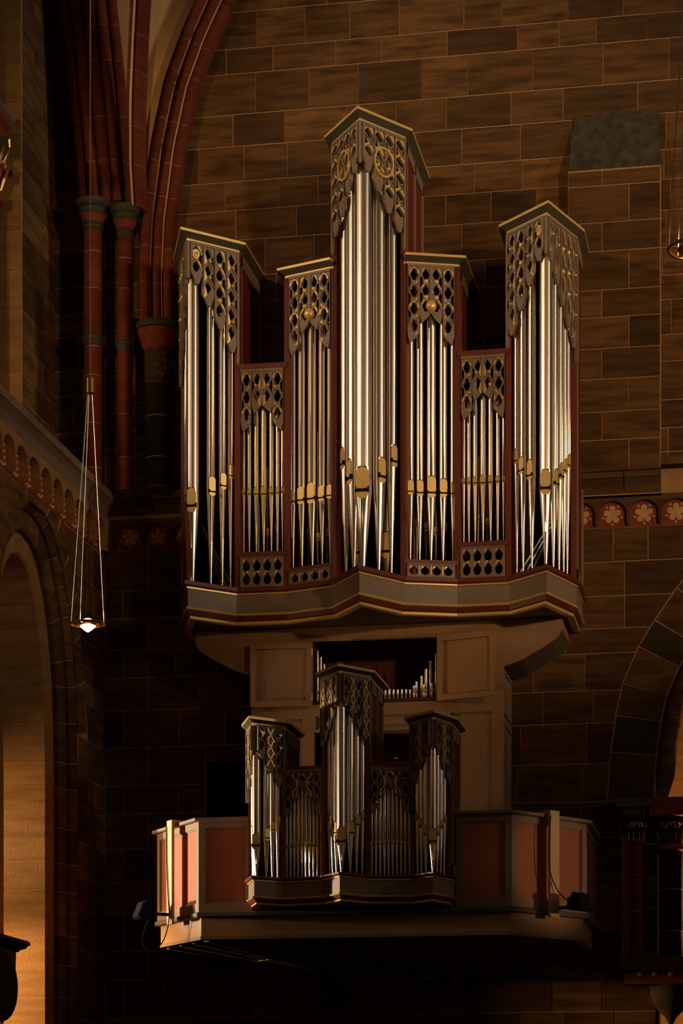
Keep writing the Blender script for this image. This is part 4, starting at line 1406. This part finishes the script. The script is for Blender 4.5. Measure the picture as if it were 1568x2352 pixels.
# console recess: sloping music desk and key desk
MB().add([(-0.52, HY + 0.10, 4.62), (0.56, HY + 0.10, 4.62), (0.56, HY + 0.40, 5.10), (-0.52, HY + 0.40, 5.10), (-0.52, HY + 0.13, 4.60), (0.56, HY + 0.13, 4.60), (0.56, HY + 0.43, 5.08), (-0.52, HY + 0.43, 5.08)],
         [(0, 1, 2, 3), (4, 5, 6, 7), (0, 1, 5, 4), (1, 2, 6, 5), (2, 3, 7, 6), (3, 0, 4, 7)]).build('music_desk', 'beige', hz)
MB().box(-0.54, 0.57, HY + 0.05, HY + 0.3, 4.36, 4.42).build('key_desk', 'inner_red', hz)
MB().box(0.535, 0.565, HY + 0.05, HY + 0.25, 4.45, 5.1).build('desk_cheek', 'inner_red', hz)
for k in range(2):
    MB().lathe((0.12 + 0.022 * k, HY + 0.30, 5.105), [(0.006, 0), (0.008, 0.012), (0.004, 0.02)], 8).build('stop_knob', 'brass', hz, True)
# small pipes on the wind chest: rising at the right, three slim ones at the left
row = [(0.525, 6.00, 0.013), (0.475, 5.93, 0.012), (0.435, 5.86, 0.014), (0.395, 5.80, 0.011), (0.35, 5.75, 0.012), (0.49, 5.73, 0.013), (0.42, 5.72, 0.012), (0.33, 5.71, 0.010)]
for i, (x_, zt, r) in enumerate(row):
    pipe(hz, x_, HY + (0.08 if i < 5 else 0.05), (0, -1), 5.60, 5.66, zt, r, 1.0, mat='tin')
for k in range(11):
    x_ = 0.295 - 0.037 * k
    pipe(hz, x_, HY + 0.06, (0, -1), 5.60, 5.625, 5.695 - 0.003 * (10 - k) * 0.5, 0.009, 0.8, mat='tin')
for x_, zt, r in ((-0.545, 6.06, 0.010), (-0.515, 6.00, 0.009), (-0.485, 5.94, 0.009), (-0.455, 5.88, 0.008)):
    pipe(hz, x_, HY + 0.08, (0, -1), 5.60, 5.68, zt, r, 1.0, mat='tin')
for k, (x_, zt) in enumerate(((-0.40, 6.03), (-0.33, 6.0), (-0.26, 5.96), (-0.10, 5.94), (-0.03, 5.97), (0.04, 5.93))):
    MB().box(x_ - 0.025, x_ + 0.025, -0.22, -0.17, 5.57, zt).build('wooden_pipe', 'red', hz)


def door_leaf(hinge_x, width, ang, z0, z1, s):
    """open door leaf lying back against the front; ang = degrees off the front plane"""
    a = math.radians(ang)
    U = Vector((s * math.cos(a), -math.sin(a), 0))
    fr_ = (Vector((hinge_x, HY - 0.012, 0)), U, Vector((0, 0, 1)), Vector((0, 0, 1)).cross(U) * (-1 if s > 0 else 1))
    N = fr_[3]
    if N.y > 0:
        fr_ = (fr_[0], U, fr_[2], -N)
    f = 0.048
    d = MB().plate(fr_, [(0, z0), (width, z0), (width, z1), (0, z1)], [[(f, z0 + f), (width - f, z0 + f), (width - f, z1 - f), (f, z1 - f)]], 0.0, 0.028).build('door', 'beige', hz)
    MB().fbox(fr_, f - 0.004, width - f + 0.004, z0 + f - 0.004, z1 - f + 0.004, -0.004, 0.004).build('door_panel', 'beige', d)
    mb = MB()
    for z in (z0 + 0.08, z1 - 0.08):
        mb.lathe((hinge_x, HY - 0.02, z - 0.03), [(0.006, 0), (0.006, 0.06)], 8)
    mb.build('hinge', 'brass', d, True)


door_leaf(-0.578, 0.552, 4.0, 5.548, 6.112, -1)
door_leaf(0.556, 0.548, 16.0, 5.555, 6.125, 1)
MB().box(-0.21, 0.72, HY - 0.014, HY - 0.001, 6.128, 6.137).build('door_track', 'taupe', hz)
# flared brackets left and right under the ledge
for s in (-1, 1):
    prof = [(HW, 6.25), (1.65, 6.25), (1.65, 6.15)]
    arc = [(1.60, 6.075), (1.52, 6.02), (1.42, 5.965), (1.30, 5.90), (1.20, 5.865), (HW, 5.845)]
    poly = [(s * x, z) for x, z in prof + arc]
    b_ = MB().plate(FRH, poly, [], -0.63, 0.0).build('bracket', 'beige', hz)
    mb = MB()
    pts = [(1.65, 6.15)] + arc
    for k in range(15):
        y_ = HY + 0.03 + 0.04 * k
        P = [Vector((s * x, y_, z - 0.002)) for x, z in pts]
        mb.tube(P, 0.009, 6)
    mb.build('reeding', 'green_dark', b_, True)

# ================================================================== CHOIR ORGAN ON THE BALCONY FRONT
ck = thing('choir_organ_case', 'small dark choir organ with three pipe towers set into the balcony front', 'organ', (0, -1.9, 3.62))
half = [(0, -2.42), (0.19, -2.16), (0.546, -2.085), (0.743, -2.283), (0.857, -1.99), (0.857, -1.47)]
ledge(ck, mirror_line(half), [3.858, 3.828, 3.818, 3.692, 3.675, 3.643, 3.630], 0)
KB = 3.858
Q1, Q2, QA, QO, KA = (0.186, -2.148), (0.543, -2.073), (0.742, -2.276), (0.85, -1.992), (0.0, -2.402)
KC, KS, KL = 5.487, 5.108, 4.777
YB = -1.475
cornice(ck, [(-Q1[0], YB), (-Q1[0], Q1[1]), KA, Q1, (Q1[0], YB)], KC, 0.05, 0.032)
for s in (-1, 1):
    m = lambda p: (p[0] * s, p[1])

    def fl(a, b):
        return (m(a), m(b)) if s > 0 else (m(b), m(a))
    ln = [(Q2[0], YB), Q2, QA, QO, (QO[0], YB)]
    cornice(ck, [m(p) for p in (ln if s > 0 else ln[::-1])], KS, 0.05, 0.032)
    MB().prism([m(p) for p in ((Q1[0], YB), Q1, Q2, (Q2[0], YB))], KL - 0.02, KL - 0.004).build('roof', 'red', ck)
    post(ck, s * Q1[0], Q1[1] + 0.01, KB, KC - 0.01, 0.034)
    post(ck, s * Q2[0], Q2[1] + 0.01, KB, KS - 0.01, 0.034)
    post(ck, s * (QO[0] - 0.01), QO[1] + 0.012, KB, KS - 0.01, 0.034)
    side_panel(ck, s * (Q1[0] + 0.006), Q1[1] + 0.027, YB, KB, KC - 0.012, s, 2)
    side_panel(ck, s * (Q2[0] - 0.006), Q2[1] + 0.027, YB, KB, KS - 0.012, -s, 1)
    side_panel(ck, s * (QO[0] + 0.002), QO[1] + 0.027, YB, KB, KS - 0.012, s, 1)
    for (xa, xb, zt) in ((0.2, 0.53, KL - 0.03), (0.56, 0.84, KS - 0.02)):
        MB().box(min(s * xa, s * xb), max(s * xa, s * xb), YB - 0.02, YB, KB, zt).build('back_board', 'interior', ck)
    a, b = fl(Q1, Q2)
    fr, L = frame(*a, *b)
    MB().fbox(fr, 0, L, KL - 0.032, KL, -0.02, 0.018).build('top_rail', 'red', ck)
    face_shade(ck, a, b, KL - 0.052, [0.36, 0.24, 0.16, 0.24, 0.36], 0.105, ['curl', 'leaf', 'facet', 'leaf', 'curl'], tip='sharp', mirror=lambda i: i < 2, inset=0.018)
    # serpentine gilded lines in the middle of the flat
    for q in (-1, 1):
        mb = MB()
        P = []
        for i in range(14):
            z = KL - 0.06 - 0.20 * i / 13
            P.append(fr[0] + fr[1] * (L / 2 + q * (0.062 + 0.022 * math.cos(i / 13 * 2.2 * math.pi))) + Vector((0, 0, z)) + fr[3] * 0.032)
        mb.tube(P, 0.006, 6)
        mb.build('serpentine', 'gold', ck, True)
    a, b = fl(Q2, QA)
    Li = [0.475, 0.37, 0.265]
    f1, l1 = face_shade(ck, a, b, KS - 0.022, Li if s > 0 else Li[::-1], 0.105, ['curl', 'lattice', 'curl'], mirror=lambda i: s > 0)
    stile(ck, f1, *((0.0, 0.016) if s > 0 else (l1 - 0.016, l1)), 4.52, KS - 0.015)
    a, b = fl(QA, QO)
    Lo = [0.265, 0.37, 0.475]
    f2, l2 = face_shade(ck, a, b, KS - 0.022, Lo if s > 0 else Lo[::-1], 0.105, ['curl', 'lattice', 'curl'], mirror=lambda i: s < 0)
    stile(ck, f2, *((l2 - 0.016, l2) if s > 0 else (0.0, 0.016)), 4.50, KS - 0.015)
    a, b = fl(KA, Q1)
    Lc = [0.25, 0.335, 0.42, 0.505]
    f3, l3 = face_shade(ck, a, b, KC - 0.022, Lc if s > 0 else Lc[::-1], 0.115, ['curl', 'lattice', 'curl', 'lattice'] if s > 0 else ['lattice', 'curl', 'lattice', 'curl'], mirror=lambda i: s < 0)
    stile(ck, f3, *((l3 - 0.016, l3) if s > 0 else (0.0, 0.016)), 4.93, KC - 0.015)
    # pipes
    for px_, yb, r, zt in ((804, 1921, 0.028, 5.25), (818.5, 1901, 0.024, 5.15), (831.5, 1887, 0.021, 5.05)):
        X, Y = on_line((0, -2.335), (0.165, -2.10), px_)
        pipe(ck, s * X, Y, f3[3], KB - 0.003, zat(X, Y, yb) + 0.62 * 2 * r, zt, r, 1.55)
    for px_, yb, r, zt in ((977.5, 1923, 0.024, 4.95), (967.5, 1904, 0.021, 4.85), (958.5, 1887, 0.018, 4.75)):
        X, Y = on_line((0.738, -2.225), (0.555, -2.045), px_)
        pipe(ck, s * X, Y, f1[3], KB - 0.003, zat(X, Y, yb) + 0.62 * 2 * r, zt, r, 1.55)
    for f_, yb, r, zt in ((0.26, 1925, 0.024, 4.95), (0.50, 1906, 0.021, 4.85), (0.73, 1890, 0.018, 4.8)):
        X, Y = 0.738 + (0.83 - 0.738) * f_, -2.225 + (-1.985 + 2.225) * f_
        pipe(ck, s * X, Y, f2[3], KB - 0.003, zat(0.74, -2.1, yb) + 0.62 * 2 * r, zt, r, 1.3)
    pipe(ck, s * 0.737, -2.222, (s * 0.04, -1), KB - 0.003, zat(0.737, -2.25, 1942) + 0.62 * 0.066, 5.0, 0.033, 1.5)
    for k in range(10):
        f_ = (k + 0.75) / 10.5
        X, Y = Q1[0] + (Q2[0] - Q1[0]) * f_, Q1[1] + 0.03 + (Q2[1] - Q1[1]) * f_
        r = 0.0125 + 0.003 * (1 - abs(k - 4.5) / 4.5)
        pipe(ck, s * X, Y, fr[3], KB - 0.003, 4.115 + 0.018 * (1 - abs(k - 4.5) / 4.5), 4.45 + 0.2 * (1 - abs(k - 4.5) / 4.5), r, 0.95)
pipe(ck, 0.0, -2.335, (0, -1), KB - 0.003, zat(0, -2.37, 1943) + 0.62 * 0.074, 5.32, 0.037, 1.5)
post(ck, KA[0], KA[1] + 0.004, KC - 0.24, KC - 0.006, 0.02, 'taupe').name = 'apex_stile'
for s in (-1, 1):
    post(ck, s * QA[0], QA[1] + 0.004, KS - 0.25, KS - 0.006, 0.02, 'taupe').name = 'apex_stile'
MB().box(-0.17, 0.17, YB - 0.02, YB, KB, KC - 0.02).build('back_board', 'interior', ck)

# ================================================================== BALCONY
bal = thing('organ_balcony', 'taupe balcony with dark red panels carrying the choir organ', 'balcony', (0, -0.9, 3.17))
BZ0, BZ1 = 3.617, 4.385
SEG = [((-1.893, -0.012), (-1.893, -1.06)), ((-1.893, -1.06), (-1.335, -1.795)), ((-1.335, -1.795), (-0.872, -1.795)),
       ((0.872, -1.795), (1.335, -1.795)), ((1.335, -1.795), (1.893, -1.06)), ((1.893, -1.06), (1.893, -0.012))]
for i, (a, b) in enumerate(SEG):
    fr, L = frame(*a, *b)
    f = 0.055
    if i in (0, 5):
        cuts = [0, L * 0.5, L]
    else:
        cuts = [0, L]
    holes = [[(u0 + f, BZ0 + f + 0.02), (u1 - f, BZ0 + f + 0.02), (u1 - f, BZ1 - f), (u0 + f, BZ1 - f)] for u0, u1 in zip(cuts, cuts[1:])]
    MB().plate(fr, [(0, BZ0), (L, BZ0), (L, BZ1), (0, BZ1)], holes, -0.035, 0.0).build('parapet_frame', 'taupe', bal)
    for u0, u1 in zip(cuts, cuts[1:]):
        MB().fbox(fr, u0 + f - 0.01, u1 - f + 0.01, BZ0 + f + 0.01, BZ1 - f + 0.01, -0.03, -0.018).build('parapet_panel', 'salmon', bal)
        mb = MB()
        fr_ = (fr[0] - fr[3] * 0.018,) + fr[1:]
        A, B, C_, D_ = u0 + f, u1 - f, BZ0 + f + 0.02, BZ1 - f
        for q in ((A, B, D_ - 0.01, D_), (A, B, C_, C_ + 0.01), (A, A + 0.01, C_, D_), (B - 0.01, B, C_, D_)):
            mb.fbox(fr_, *q, 0.0, 0.008)
        mb.build('panel_bead', 'taupe', bal)
for side in (-1, 1):
    ln = [(-1.893, -0.012), (-1.893, -1.06), (-1.335, -1.795), (-0.872, -1.795)]
    if side > 0:
        ln = [(-x, y) for x, y in ln][::-1]
    mb = MB()
    band(mb, ln, [(-0.07, BZ1), (0.035, BZ1), (0.045, BZ1 + 0.006), (0.045, BZ1 + 0.028), (-0.07, BZ1 + 0.028)])
    mb.build('handrail', 'taupe', bal)
full = [(-1.893, -0.012), (-1.893, -1.06), (-1.335, -1.795), (1.335, -1.795), (1.893, -1.06), (1.893, -0.012)]
mb = MB()
band(mb, full, [(-0.05, 3.572), (0.012, 3.572), (0.020, 3.58), (0.020, 3.610), (0.005, 3.6168), (-0.05, 3.6168)])
mb.build('base_moulding', 'cove', bal)
mb = MB()
band(mb, full, [(-0.08, 3.413), (-0.03, 3.413), (-0.03, 3.572), (-0.08, 3.572)])
mb.build('fascia', 'beige', bal)
mb = MB()
band(mb, full, [(-0.10, 3.384), (-0.022, 3.384), (-0.022, 3.413), (-0.10, 3.413)])
mb.build('fascia_fillet', 'taupe', bal)
MB().prism(offset_line(full, -0.085), 3.55, 3.60).build('balcony_floor', 'inner_red', bal)
# faceted soffit falling to a corbel at the wall
ring = offset_line(full, -0.09)
zs_ = 3.392
inner = [(-0.52, -0.012, 3.20), (-0.50, -0.14, 3.19), (-0.44, -0.2, 3.185), (0.44, -0.2, 3.185), (0.50, -0.14, 3.19), (0.52, -0.012, 3.20)]
facets = [[(ring[i][0], ring[i][1], zs_), (ring[i + 1][0], ring[i + 1][1], zs_), inner[i + 1], inner[i]] for i in range(5)]
for q in facets:
    mid = [tuple(c + 0 for c in p) for p in q]
    up_ = [(x, y, z + 0.02) for x, y, z in q]
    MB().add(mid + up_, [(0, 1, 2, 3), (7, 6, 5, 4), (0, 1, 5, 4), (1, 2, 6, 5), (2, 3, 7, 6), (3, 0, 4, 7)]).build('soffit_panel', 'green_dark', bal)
for i in range(6):
    a, b = Vector((ring[i][0], ring[i][1], zs_)), Vector(inner[i])
    d = (b - a).normalized()
    sd = Vector((d.y, -d.x, 0)).normalized()
    MB().sweep([a, b], [(sd, Vector((0, 0, 1)))] * 2, [(-0.03, -0.022), (0.03, -0.022), (0.03, 0.01), (-0.03, 0.01)]).build('soffit_rib', 'cove', bal)
for i, n_ in ((0, 1), (1, 2), (2, 4), (3, 2), (4, 1)):
    for k in range(n_):
        f = (k + 1) / (n_ + 1)
        a = Vector((ring[i][0], ring[i][1], zs_)).lerp(Vector((ring[i + 1][0], ring[i + 1][1], zs_)), f)
        b = Vector(inner[i]).lerp(Vector(inner[i + 1]), f)
        d = (b - a).normalized()
        sd = Vector((d.y, -d.x, 0)).normalized()
        MB().sweep([a, b], [(sd, Vector((0, 0, 1)))] * 2, [(-0.02, -0.016), (0.02, -0.016), (0.02, 0.01), (-0.02, 0.01)]).build('soffit_rib', 'cove', bal)
    a0, a1 = Vector((ring[i][0], ring[i][1], zs_)).lerp(Vector(inner[i]), 0.5), Vector((ring[i + 1][0], ring[i + 1][1], zs_)).lerp(Vector(inner[i + 1]), 0.5)
    d = (a1 - a0).normalized()
    sd = Vector((d.y, -d.x, 0)).normalized()
    MB().sweep([a0, a1], [(sd, Vector((0, 0, 1)))] * 2, [(-0.02, -0.016), (0.02, -0.016), (0.02, 0.01), (-0.02, 0.01)]).build('soffit_rib', 'cove', bal)
MB().prism([(p[0] * 0.98, p[1] - 0.0) for p in inner], 3.13, 3.20).build('wall_corbel', 'cove', bal)

# ---- floodlights on boards hooked over the parapet
for s, px0, lab_b, lab_f in ((-1, 413, 'pale upright board hooked over the left balcony parapet', 'black floodlight clamped to the board on the left balcony corner'),
                             (1, 1254, 'tan upright board hooked over the right balcony parapet', 'black floodlight clamped to the board on the right balcony corner')):
    a, b = ((-1.893, -1.06), (-1.335, -1.795)) if s < 0 else ((1.335, -1.795), (1.893, -1.06))
    fr, L = frame(*a, *b)
    P = on_line(a, b, px0)
    u = math.hypot(P[0] - a[0], P[1] - a[1])
    w = 0.055
    zt, zb = BZ1 + 0.055, BZ0 - 0.075
    bd = thing('mounting_board', lab_b, 'board', fr[0] + fr[1] * u + fr[3] * 0.09 + Vector((0, 0, zb)))
    MB().fbox(fr, u - w, u + w, zb, zt, 0.075, 0.10).build('board', 'pale_board', bd)
    MB().fbox(fr, u - w, u + w, BZ1 + 0.031, zt, -0.06, 0.0745).build('hook', 'pale_board', bd)
    mb = MB()
    for zz in (zt - 0.03, zb + 0.3, zb + 0.05):
        for du in (-0.04, 0.04):
            mb.dome((fr[0],) + fr[1:], u + du, zz, 0.10, 0.005, 0.003, 6, 2)
    mb.build('screw', 'lead', bd)
    fd = thing('floodlight', lab_f, 'floodlight', fr[0] + fr[1] * u + fr[3] * 0.15 + Vector((0, 0, zb + 0.03)))
    zz = zb + 0.085
    uo = u + (-0.01 if s < 0 else 0.06)
    MB().fbox(fr, uo - 0.02, uo + 0.02, zz - 0.012, zz + 0.012, 0.101, 0.24).build('arm', 'black', fd)
    # housing: a box with sloping front, seen from the side
    N, U, V = fr[3], fr[1], fr[2]
    c0 = fr[0] + U * uo + N * 0.25 + V * zz
    prof = [(0.0, -0.03), (0.13, -0.05), (0.155, -0.035), (0.10, 0.10), (0.06, 0.115), (0.0, 0.03)]
    vs = [c0 + U * k + N * p[0] + V * p[1] for k in (-0.075, 0.075) for p in prof]
    q = len(prof)
    MB().add(vs, [tuple(range(q)), tuple(range(q, 2 * q))] + [(i, (i + 1) % q, q + (i + 1) % q, q + i) for i in range(q)]).build('housing', 'black', fd)
    gl = [c0 + U * k + N * p[0] + V * p[1] for k in (-0.065, 0.065) for p in ((0.158, -0.028), (0.108, 0.095))]
    MB().add([*gl, *[g + N * 0.004 for g in gl]], [(0, 1, 3, 2), (4, 5, 7, 6), (0, 1, 5, 4), (1, 3, 7, 5), (3, 2, 6, 7), (2, 0, 4, 6)]).build('glass', 'black', fd)
    mb = MB()
    mb.tube([c0 + U * k + N * 0.03 + V * 0.0 for k in (-0.095, 0.095)], 0.008, 6)
    mb.tube([c0 + U * -0.085 + N * 0.03, c0 + U * -0.085 + N * 0.02 + V * 0.07, c0 + U * 0.085 + N * 0.02 + V * 0.07, c0 + U * 0.085 + N * 0.03], 0.006, 6)
    mb.build('bracket', 'black', fd)
    tp = fr[0] + fr[1] * (u - 0.045 if s < 0 else u - 0.062) + fr[3] * 0.108 + Vector((0, 0, zt - 0.05))
    if s < 0:
        cab = [tp, tp + V * -0.3 + U * 0.01, tp + V * -0.6 + U * 0.04, tp + V * -0.80 + U * 0.06, tp + V * -0.98 + U * 0.07 + N * 0.05, tp + V * -1.07 + U * 0.02 + N * 0.12, tp + V * -1.05 - U * 0.04 + N * 0.18, tp + V * -0.95 - U * 0.05 + N * 0.2, c0 + V * -0.03 + N * 0.03]
    else:
        cab = [tp, tp + V * -0.25 - U * 0.02, tp + V * -0.45 - U * 0.01, tp + V * -0.58 + U * 0.03 + N * 0.02, tp + V * -0.68 + U * 0.09 + N * 0.06, c0 + V * 0.03 + N * 0.01]
    fine = []
    for i in range(len(cab) - 1):
        p0, p1, p2, p3 = cab[max(0, i - 1)], cab[i], cab[i + 1], cab[min(len(cab) - 1, i + 2)]
        for k in range(5):
            q = k / 5
            fine.append(0.5 * ((2 * p1) + (p2 - p0) * q + (2 * p0 - 5 * p1 + 4 * p2 - p3) * q * q + (3 * p1 - p0 - 3 * p2 + p3) * q ** 3))
    fine.append(cab[-1])
    MB().tube(fine, 0.005, 6).build('cable', 'black', fd, True)


# ================================================================== PENDANT LAMPS
def pendant(x, y, z, hubx, label, power):
    t = thing('pendant_lamp', label, 'pendant lamp', (x, y, z), 'brass pendant lamps')
    R = 0.119
    mb = MB()
    ringp = [Vector((x + R * math.cos(a), y + R * math.sin(a), z + 0.012)) for a in [2 * math.pi * i / 40 for i in range(41)]]
    mb.tube(ringp, 0.008, 8)
    for k in range(3):
        a = 2 * math.pi * k / 3 + 0.3
        mb.tube([(x + 0.07 * math.cos(a), y + 0.07 * math.sin(a), z + 0.012), (x + R * math.cos(a), y + R * math.sin(a), z + 0.012)], 0.005, 6)
    mb.build('ring', 'brass', t, True)
    MB().lathe((x, y, z), [(0.056, -0.004), (0.082, 0.008), (0.078, 0.022), (0.045, 0.04), (0.02, 0.05)], 28).build('reflector', 'brass', t, True)
    MB().lathe((x, y, z), [(0.004, -0.046), (0.020, -0.036), (0.054, -0.006), (0.054, -0.003)], 24).build('lamp_glass', 'glow', t, True)
    hz_ = z + 1.66
    for k in range(3):
        a = 2 * math.pi * k / 3 + 0.12
        a = (0.05, 2.35, 3.25)[k]
        MB().tube([(x + R * math.cos(a), y + R * math.sin(a), z + 0.016), (hubx + 0.016 * math.cos(a), y + 0.016 * math.sin(a), hz_ - 0.02)], 0.0035 if k != 1 else 0.002, 6).build('rod', 'steel', t, True)
    MB().lathe((hubx, y, hz_), [(0.02, -0.01), (0.027, -0.008), (0.027, 0.095), (0.02, 0.10), (0.006, 0.102)], 20).build('hub', 'brass', t, True)
    MB().tube([(hubx, y, hz_ + 0.1), (hubx + 0.003, y, hz_ + 6.5)], 0.0035, 6).build('cord', 'pale_board', t, True)
    l = bpy.data.lights.new('lamp_bulb', 'POINT')
    l.energy, l.color, l.shadow_soft_size = power, AMBER, 0.03
    o = bpy.data.objects.new('lamp_bulb', l)
    COL.objects.link(o)
    o.parent = t
    o.location = (0, 0, 0.09)


pendant(-1.302, -5.2, 5.318, -1.284, 'lit brass pendant lamp hanging on rods before the left wall', 0.8)
pendant(3.204, -11.586, 5.312, 3.204, 'brass pendant lamp cut off by the right edge', 2)

# lamp behind the right arch that lights the room beyond
l = bpy.data.lights.new('side_room_lamp', 'POINT')
l.energy, l.color, l.shadow_soft_size = 130, AMBER, 0.05
o = bpy.data.objects.new('side_room_lamp', l)
COL.objects.link(o)
o.location = (3.35, 1.0, 3.9)

# ================================================================== MONUMENT AND CAPITAL AT THE LEFT EDGE
mo = thing('wall_monument', 'dark carved monument with moulded shelf and oval shield at the lower left edge', 'monument', (LX, -3.4, 2.58))
x0 = LX + 0.008
shelf = [(0.0, 3.27), (0.27, 3.27), (0.295, 3.255), (0.30, 3.235), (0.27, 3.22), (0.26, 3.205), (0.21, 3.195), (0.20, 3.18), (0.0, 3.18)]
MB().sweep([Vector((x0, -3.19, 0)), Vector((x0, -4.2, 0))], [(Vector((1, 0, 0)), Vector((0, 0, 1)))] * 2, shelf).build('shelf', 'dark_stone', mo)
MF = (Vector((x0, -0.25, 0)), Vector((0, -1, 0)), Vector((0, 0, 1)), Vector((1, 0, 0)))
MB().plate(MF, [(2.97, 3.20), (3.9, 3.20), (3.9, 2.65), (3.6, 2.60), (3.35, 2.68), (3.2, 2.86), (3.1, 2.93), (3.05, 2.93), (2.99, 3.0)], [], 0.0, 0.19).build('backplate', 'grey_stone', mo)
MB().plate(MF, [(3.48 + 0.40 * math.cos(a), 2.88 + 0.28 * math.sin(a)) for a in [2 * math.pi * i / 28 for i in range(28)]], [], 0.19, 0.24).build('oval_shield', 'black', mo)
for k in range(7):
    a = 0.5 + k * 0.45
    c_ = (3.48 + 0.45 * math.cos(a + 1.2), 2.90 + 0.28 * math.sin(a + 1.2))
    P = []
    for i in range(14):
        w = i / 13 * 2.6 * math.pi
        q = 0.05 * (1 - i / 16)
        P.append(MF[0] + MF[1] * (c_[0] + q * math.cos(w)) + MF[2] * (c_[1] + q * math.sin(w)) + MF[3] * 0.195)
    MB().tube(P, 0.013, 6).build('scroll', 'grey_stone', mo, True)

# capital of the nave pier cut by the upper left edge
cpx = -3.24
cpy, cpz = onX(50, 312, cpx)
cp = thing('pier_capital', 'red cornice and gilded leaf capital cut by the upper left edge', 'capital', (cpx - 0.2, cpy - 0.3, cpz - 0.9))
MB().sweep([Vector((cpx - 0.34, cpy, cpz)), Vector((cpx - 0.34, cpy - 0.9, cpz))], [(Vector((1, 0, 0)), Vector((0, 0, 1)))] * 2,
           [(0.0, 0.06), (0.35, 0.06), (0.355, 0.02), (0.33, 0.0), (0.0, 0.0)]).build('abacus', 'grey_stone', cp)
MB().sweep([Vector((cpx - 0.34, cpy - 0.02, cpz)), Vector((cpx - 0.34, cpy - 0.9, cpz))], [(Vector((1, 0, 0)), Vector((0, 0, 1)))] * 2,
           [(0.0, 0.0), (0.335, 0.0), (0.325, -0.03), (0.27, -0.07), (0.24, -0.14), (0.24, -0.16), (0.0, -0.16)]).build('cornice', 'red_paint', cp)
ccx, ccy = cpx - 0.24, cpy - 0.30
MB().lathe((ccx, ccy, cpz), [(0.12, -0.62), (0.13, -0.5), (0.17, -0.3), (0.23, -0.17)], 20).build('bell', 'dark_stone', cp, True)
for row in range(2):
    for k in range(8):
        a = -math.pi * (1.0 - 1.5 * k / 7) + 0.2 * row
        c_ = Vector((ccx, ccy, cpz - 0.62 + 0.2 * row))
        N = Vector((math.cos(a), math.sin(a), 0))
        P = [c_ + N * q + Vector((0, 0, z)) for q, z in ((0.125, 0.02), (0.15, 0.12), (0.20, 0.21), (0.245, 0.22), (0.25, 0.16))]
        MB().tube(P, [0.02, 0.032, 0.028, 0.026, 0.012], 7).build('leaf', 'brass', cp, True)
MB().lathe((ccx, ccy, cpz), [(0.125, -0.74), (0.165, -0.71), (0.165, -0.65), (0.125, -0.62)], 20).build('neck_ring', 'red_paint', cp, True)
MB().lathe((ccx, ccy, 0), [(0.12, 7.67), (0.12, cpz - 0.72)], 20).build('shaft', 'red_stone', cp, True)
rl = thing('pier_roll', 'red stone roll with pale edge above the cut-off capital', 'pier', (ccx, ccy, cpz + 0.06))
z = cpz + 0.06
while z < 13:
    MB().lathe((ccx - 0.05, ccy, z), [(0.148, 0.004), (0.15, 0.01), (0.15, 0.42), (0.148, 0.426)], 18).build('drum', 'red_stone', rl, True)
    z += 0.43
MB().lathe((ccx - 0.05, ccy, 0), [(0.146, cpz + 0.06), (0.146, z)], 18).build('mortar_bed', 'mortar', rl, True)

# small spotlight lying on the ledge in the corner, ring hanging under the right corbel
sl_ = thing('ledge_spotlight', 'dark cylindrical spotlight lying on the ledge above the left wall', 'spotlight', (-2.95, -0.5, 7.66))
A_, B_ = Vector((-3.02, -0.62, 7.74)), Vector((-2.84, -0.42, 7.71))
MB().tube([A_, A_.lerp(B_, 0.1), A_.lerp(B_, 0.9), B_], [0.035, 0.045, 0.045, 0.03], 12).build('housing', 'grey_stone', sl_, True)
MB().box(-2.96, -2.90, -0.55, -0.49, 7.66, 7.70).build('foot', 'black', sl_)
x_, z_ = onY(1545, 2311, -0.05)
MB().tube([Vector((x_ + 0.03 * math.cos(q), -0.05, z_ + 0.03 * math.sin(q))) for q in [2 * math.pi * i / 16 for i in range(17)]], 0.005, 6).build('hanging_ring', 'brass', lc_, True)
MB().lathe((x_, -0.05, z_ + 0.03), [(0.004, 0), (0.016, 0.012), (0.008, 0.03), (0.02, 0.045), (0.012, 0.07)], 10).build('ring_finial', 'brass', lc_, True)
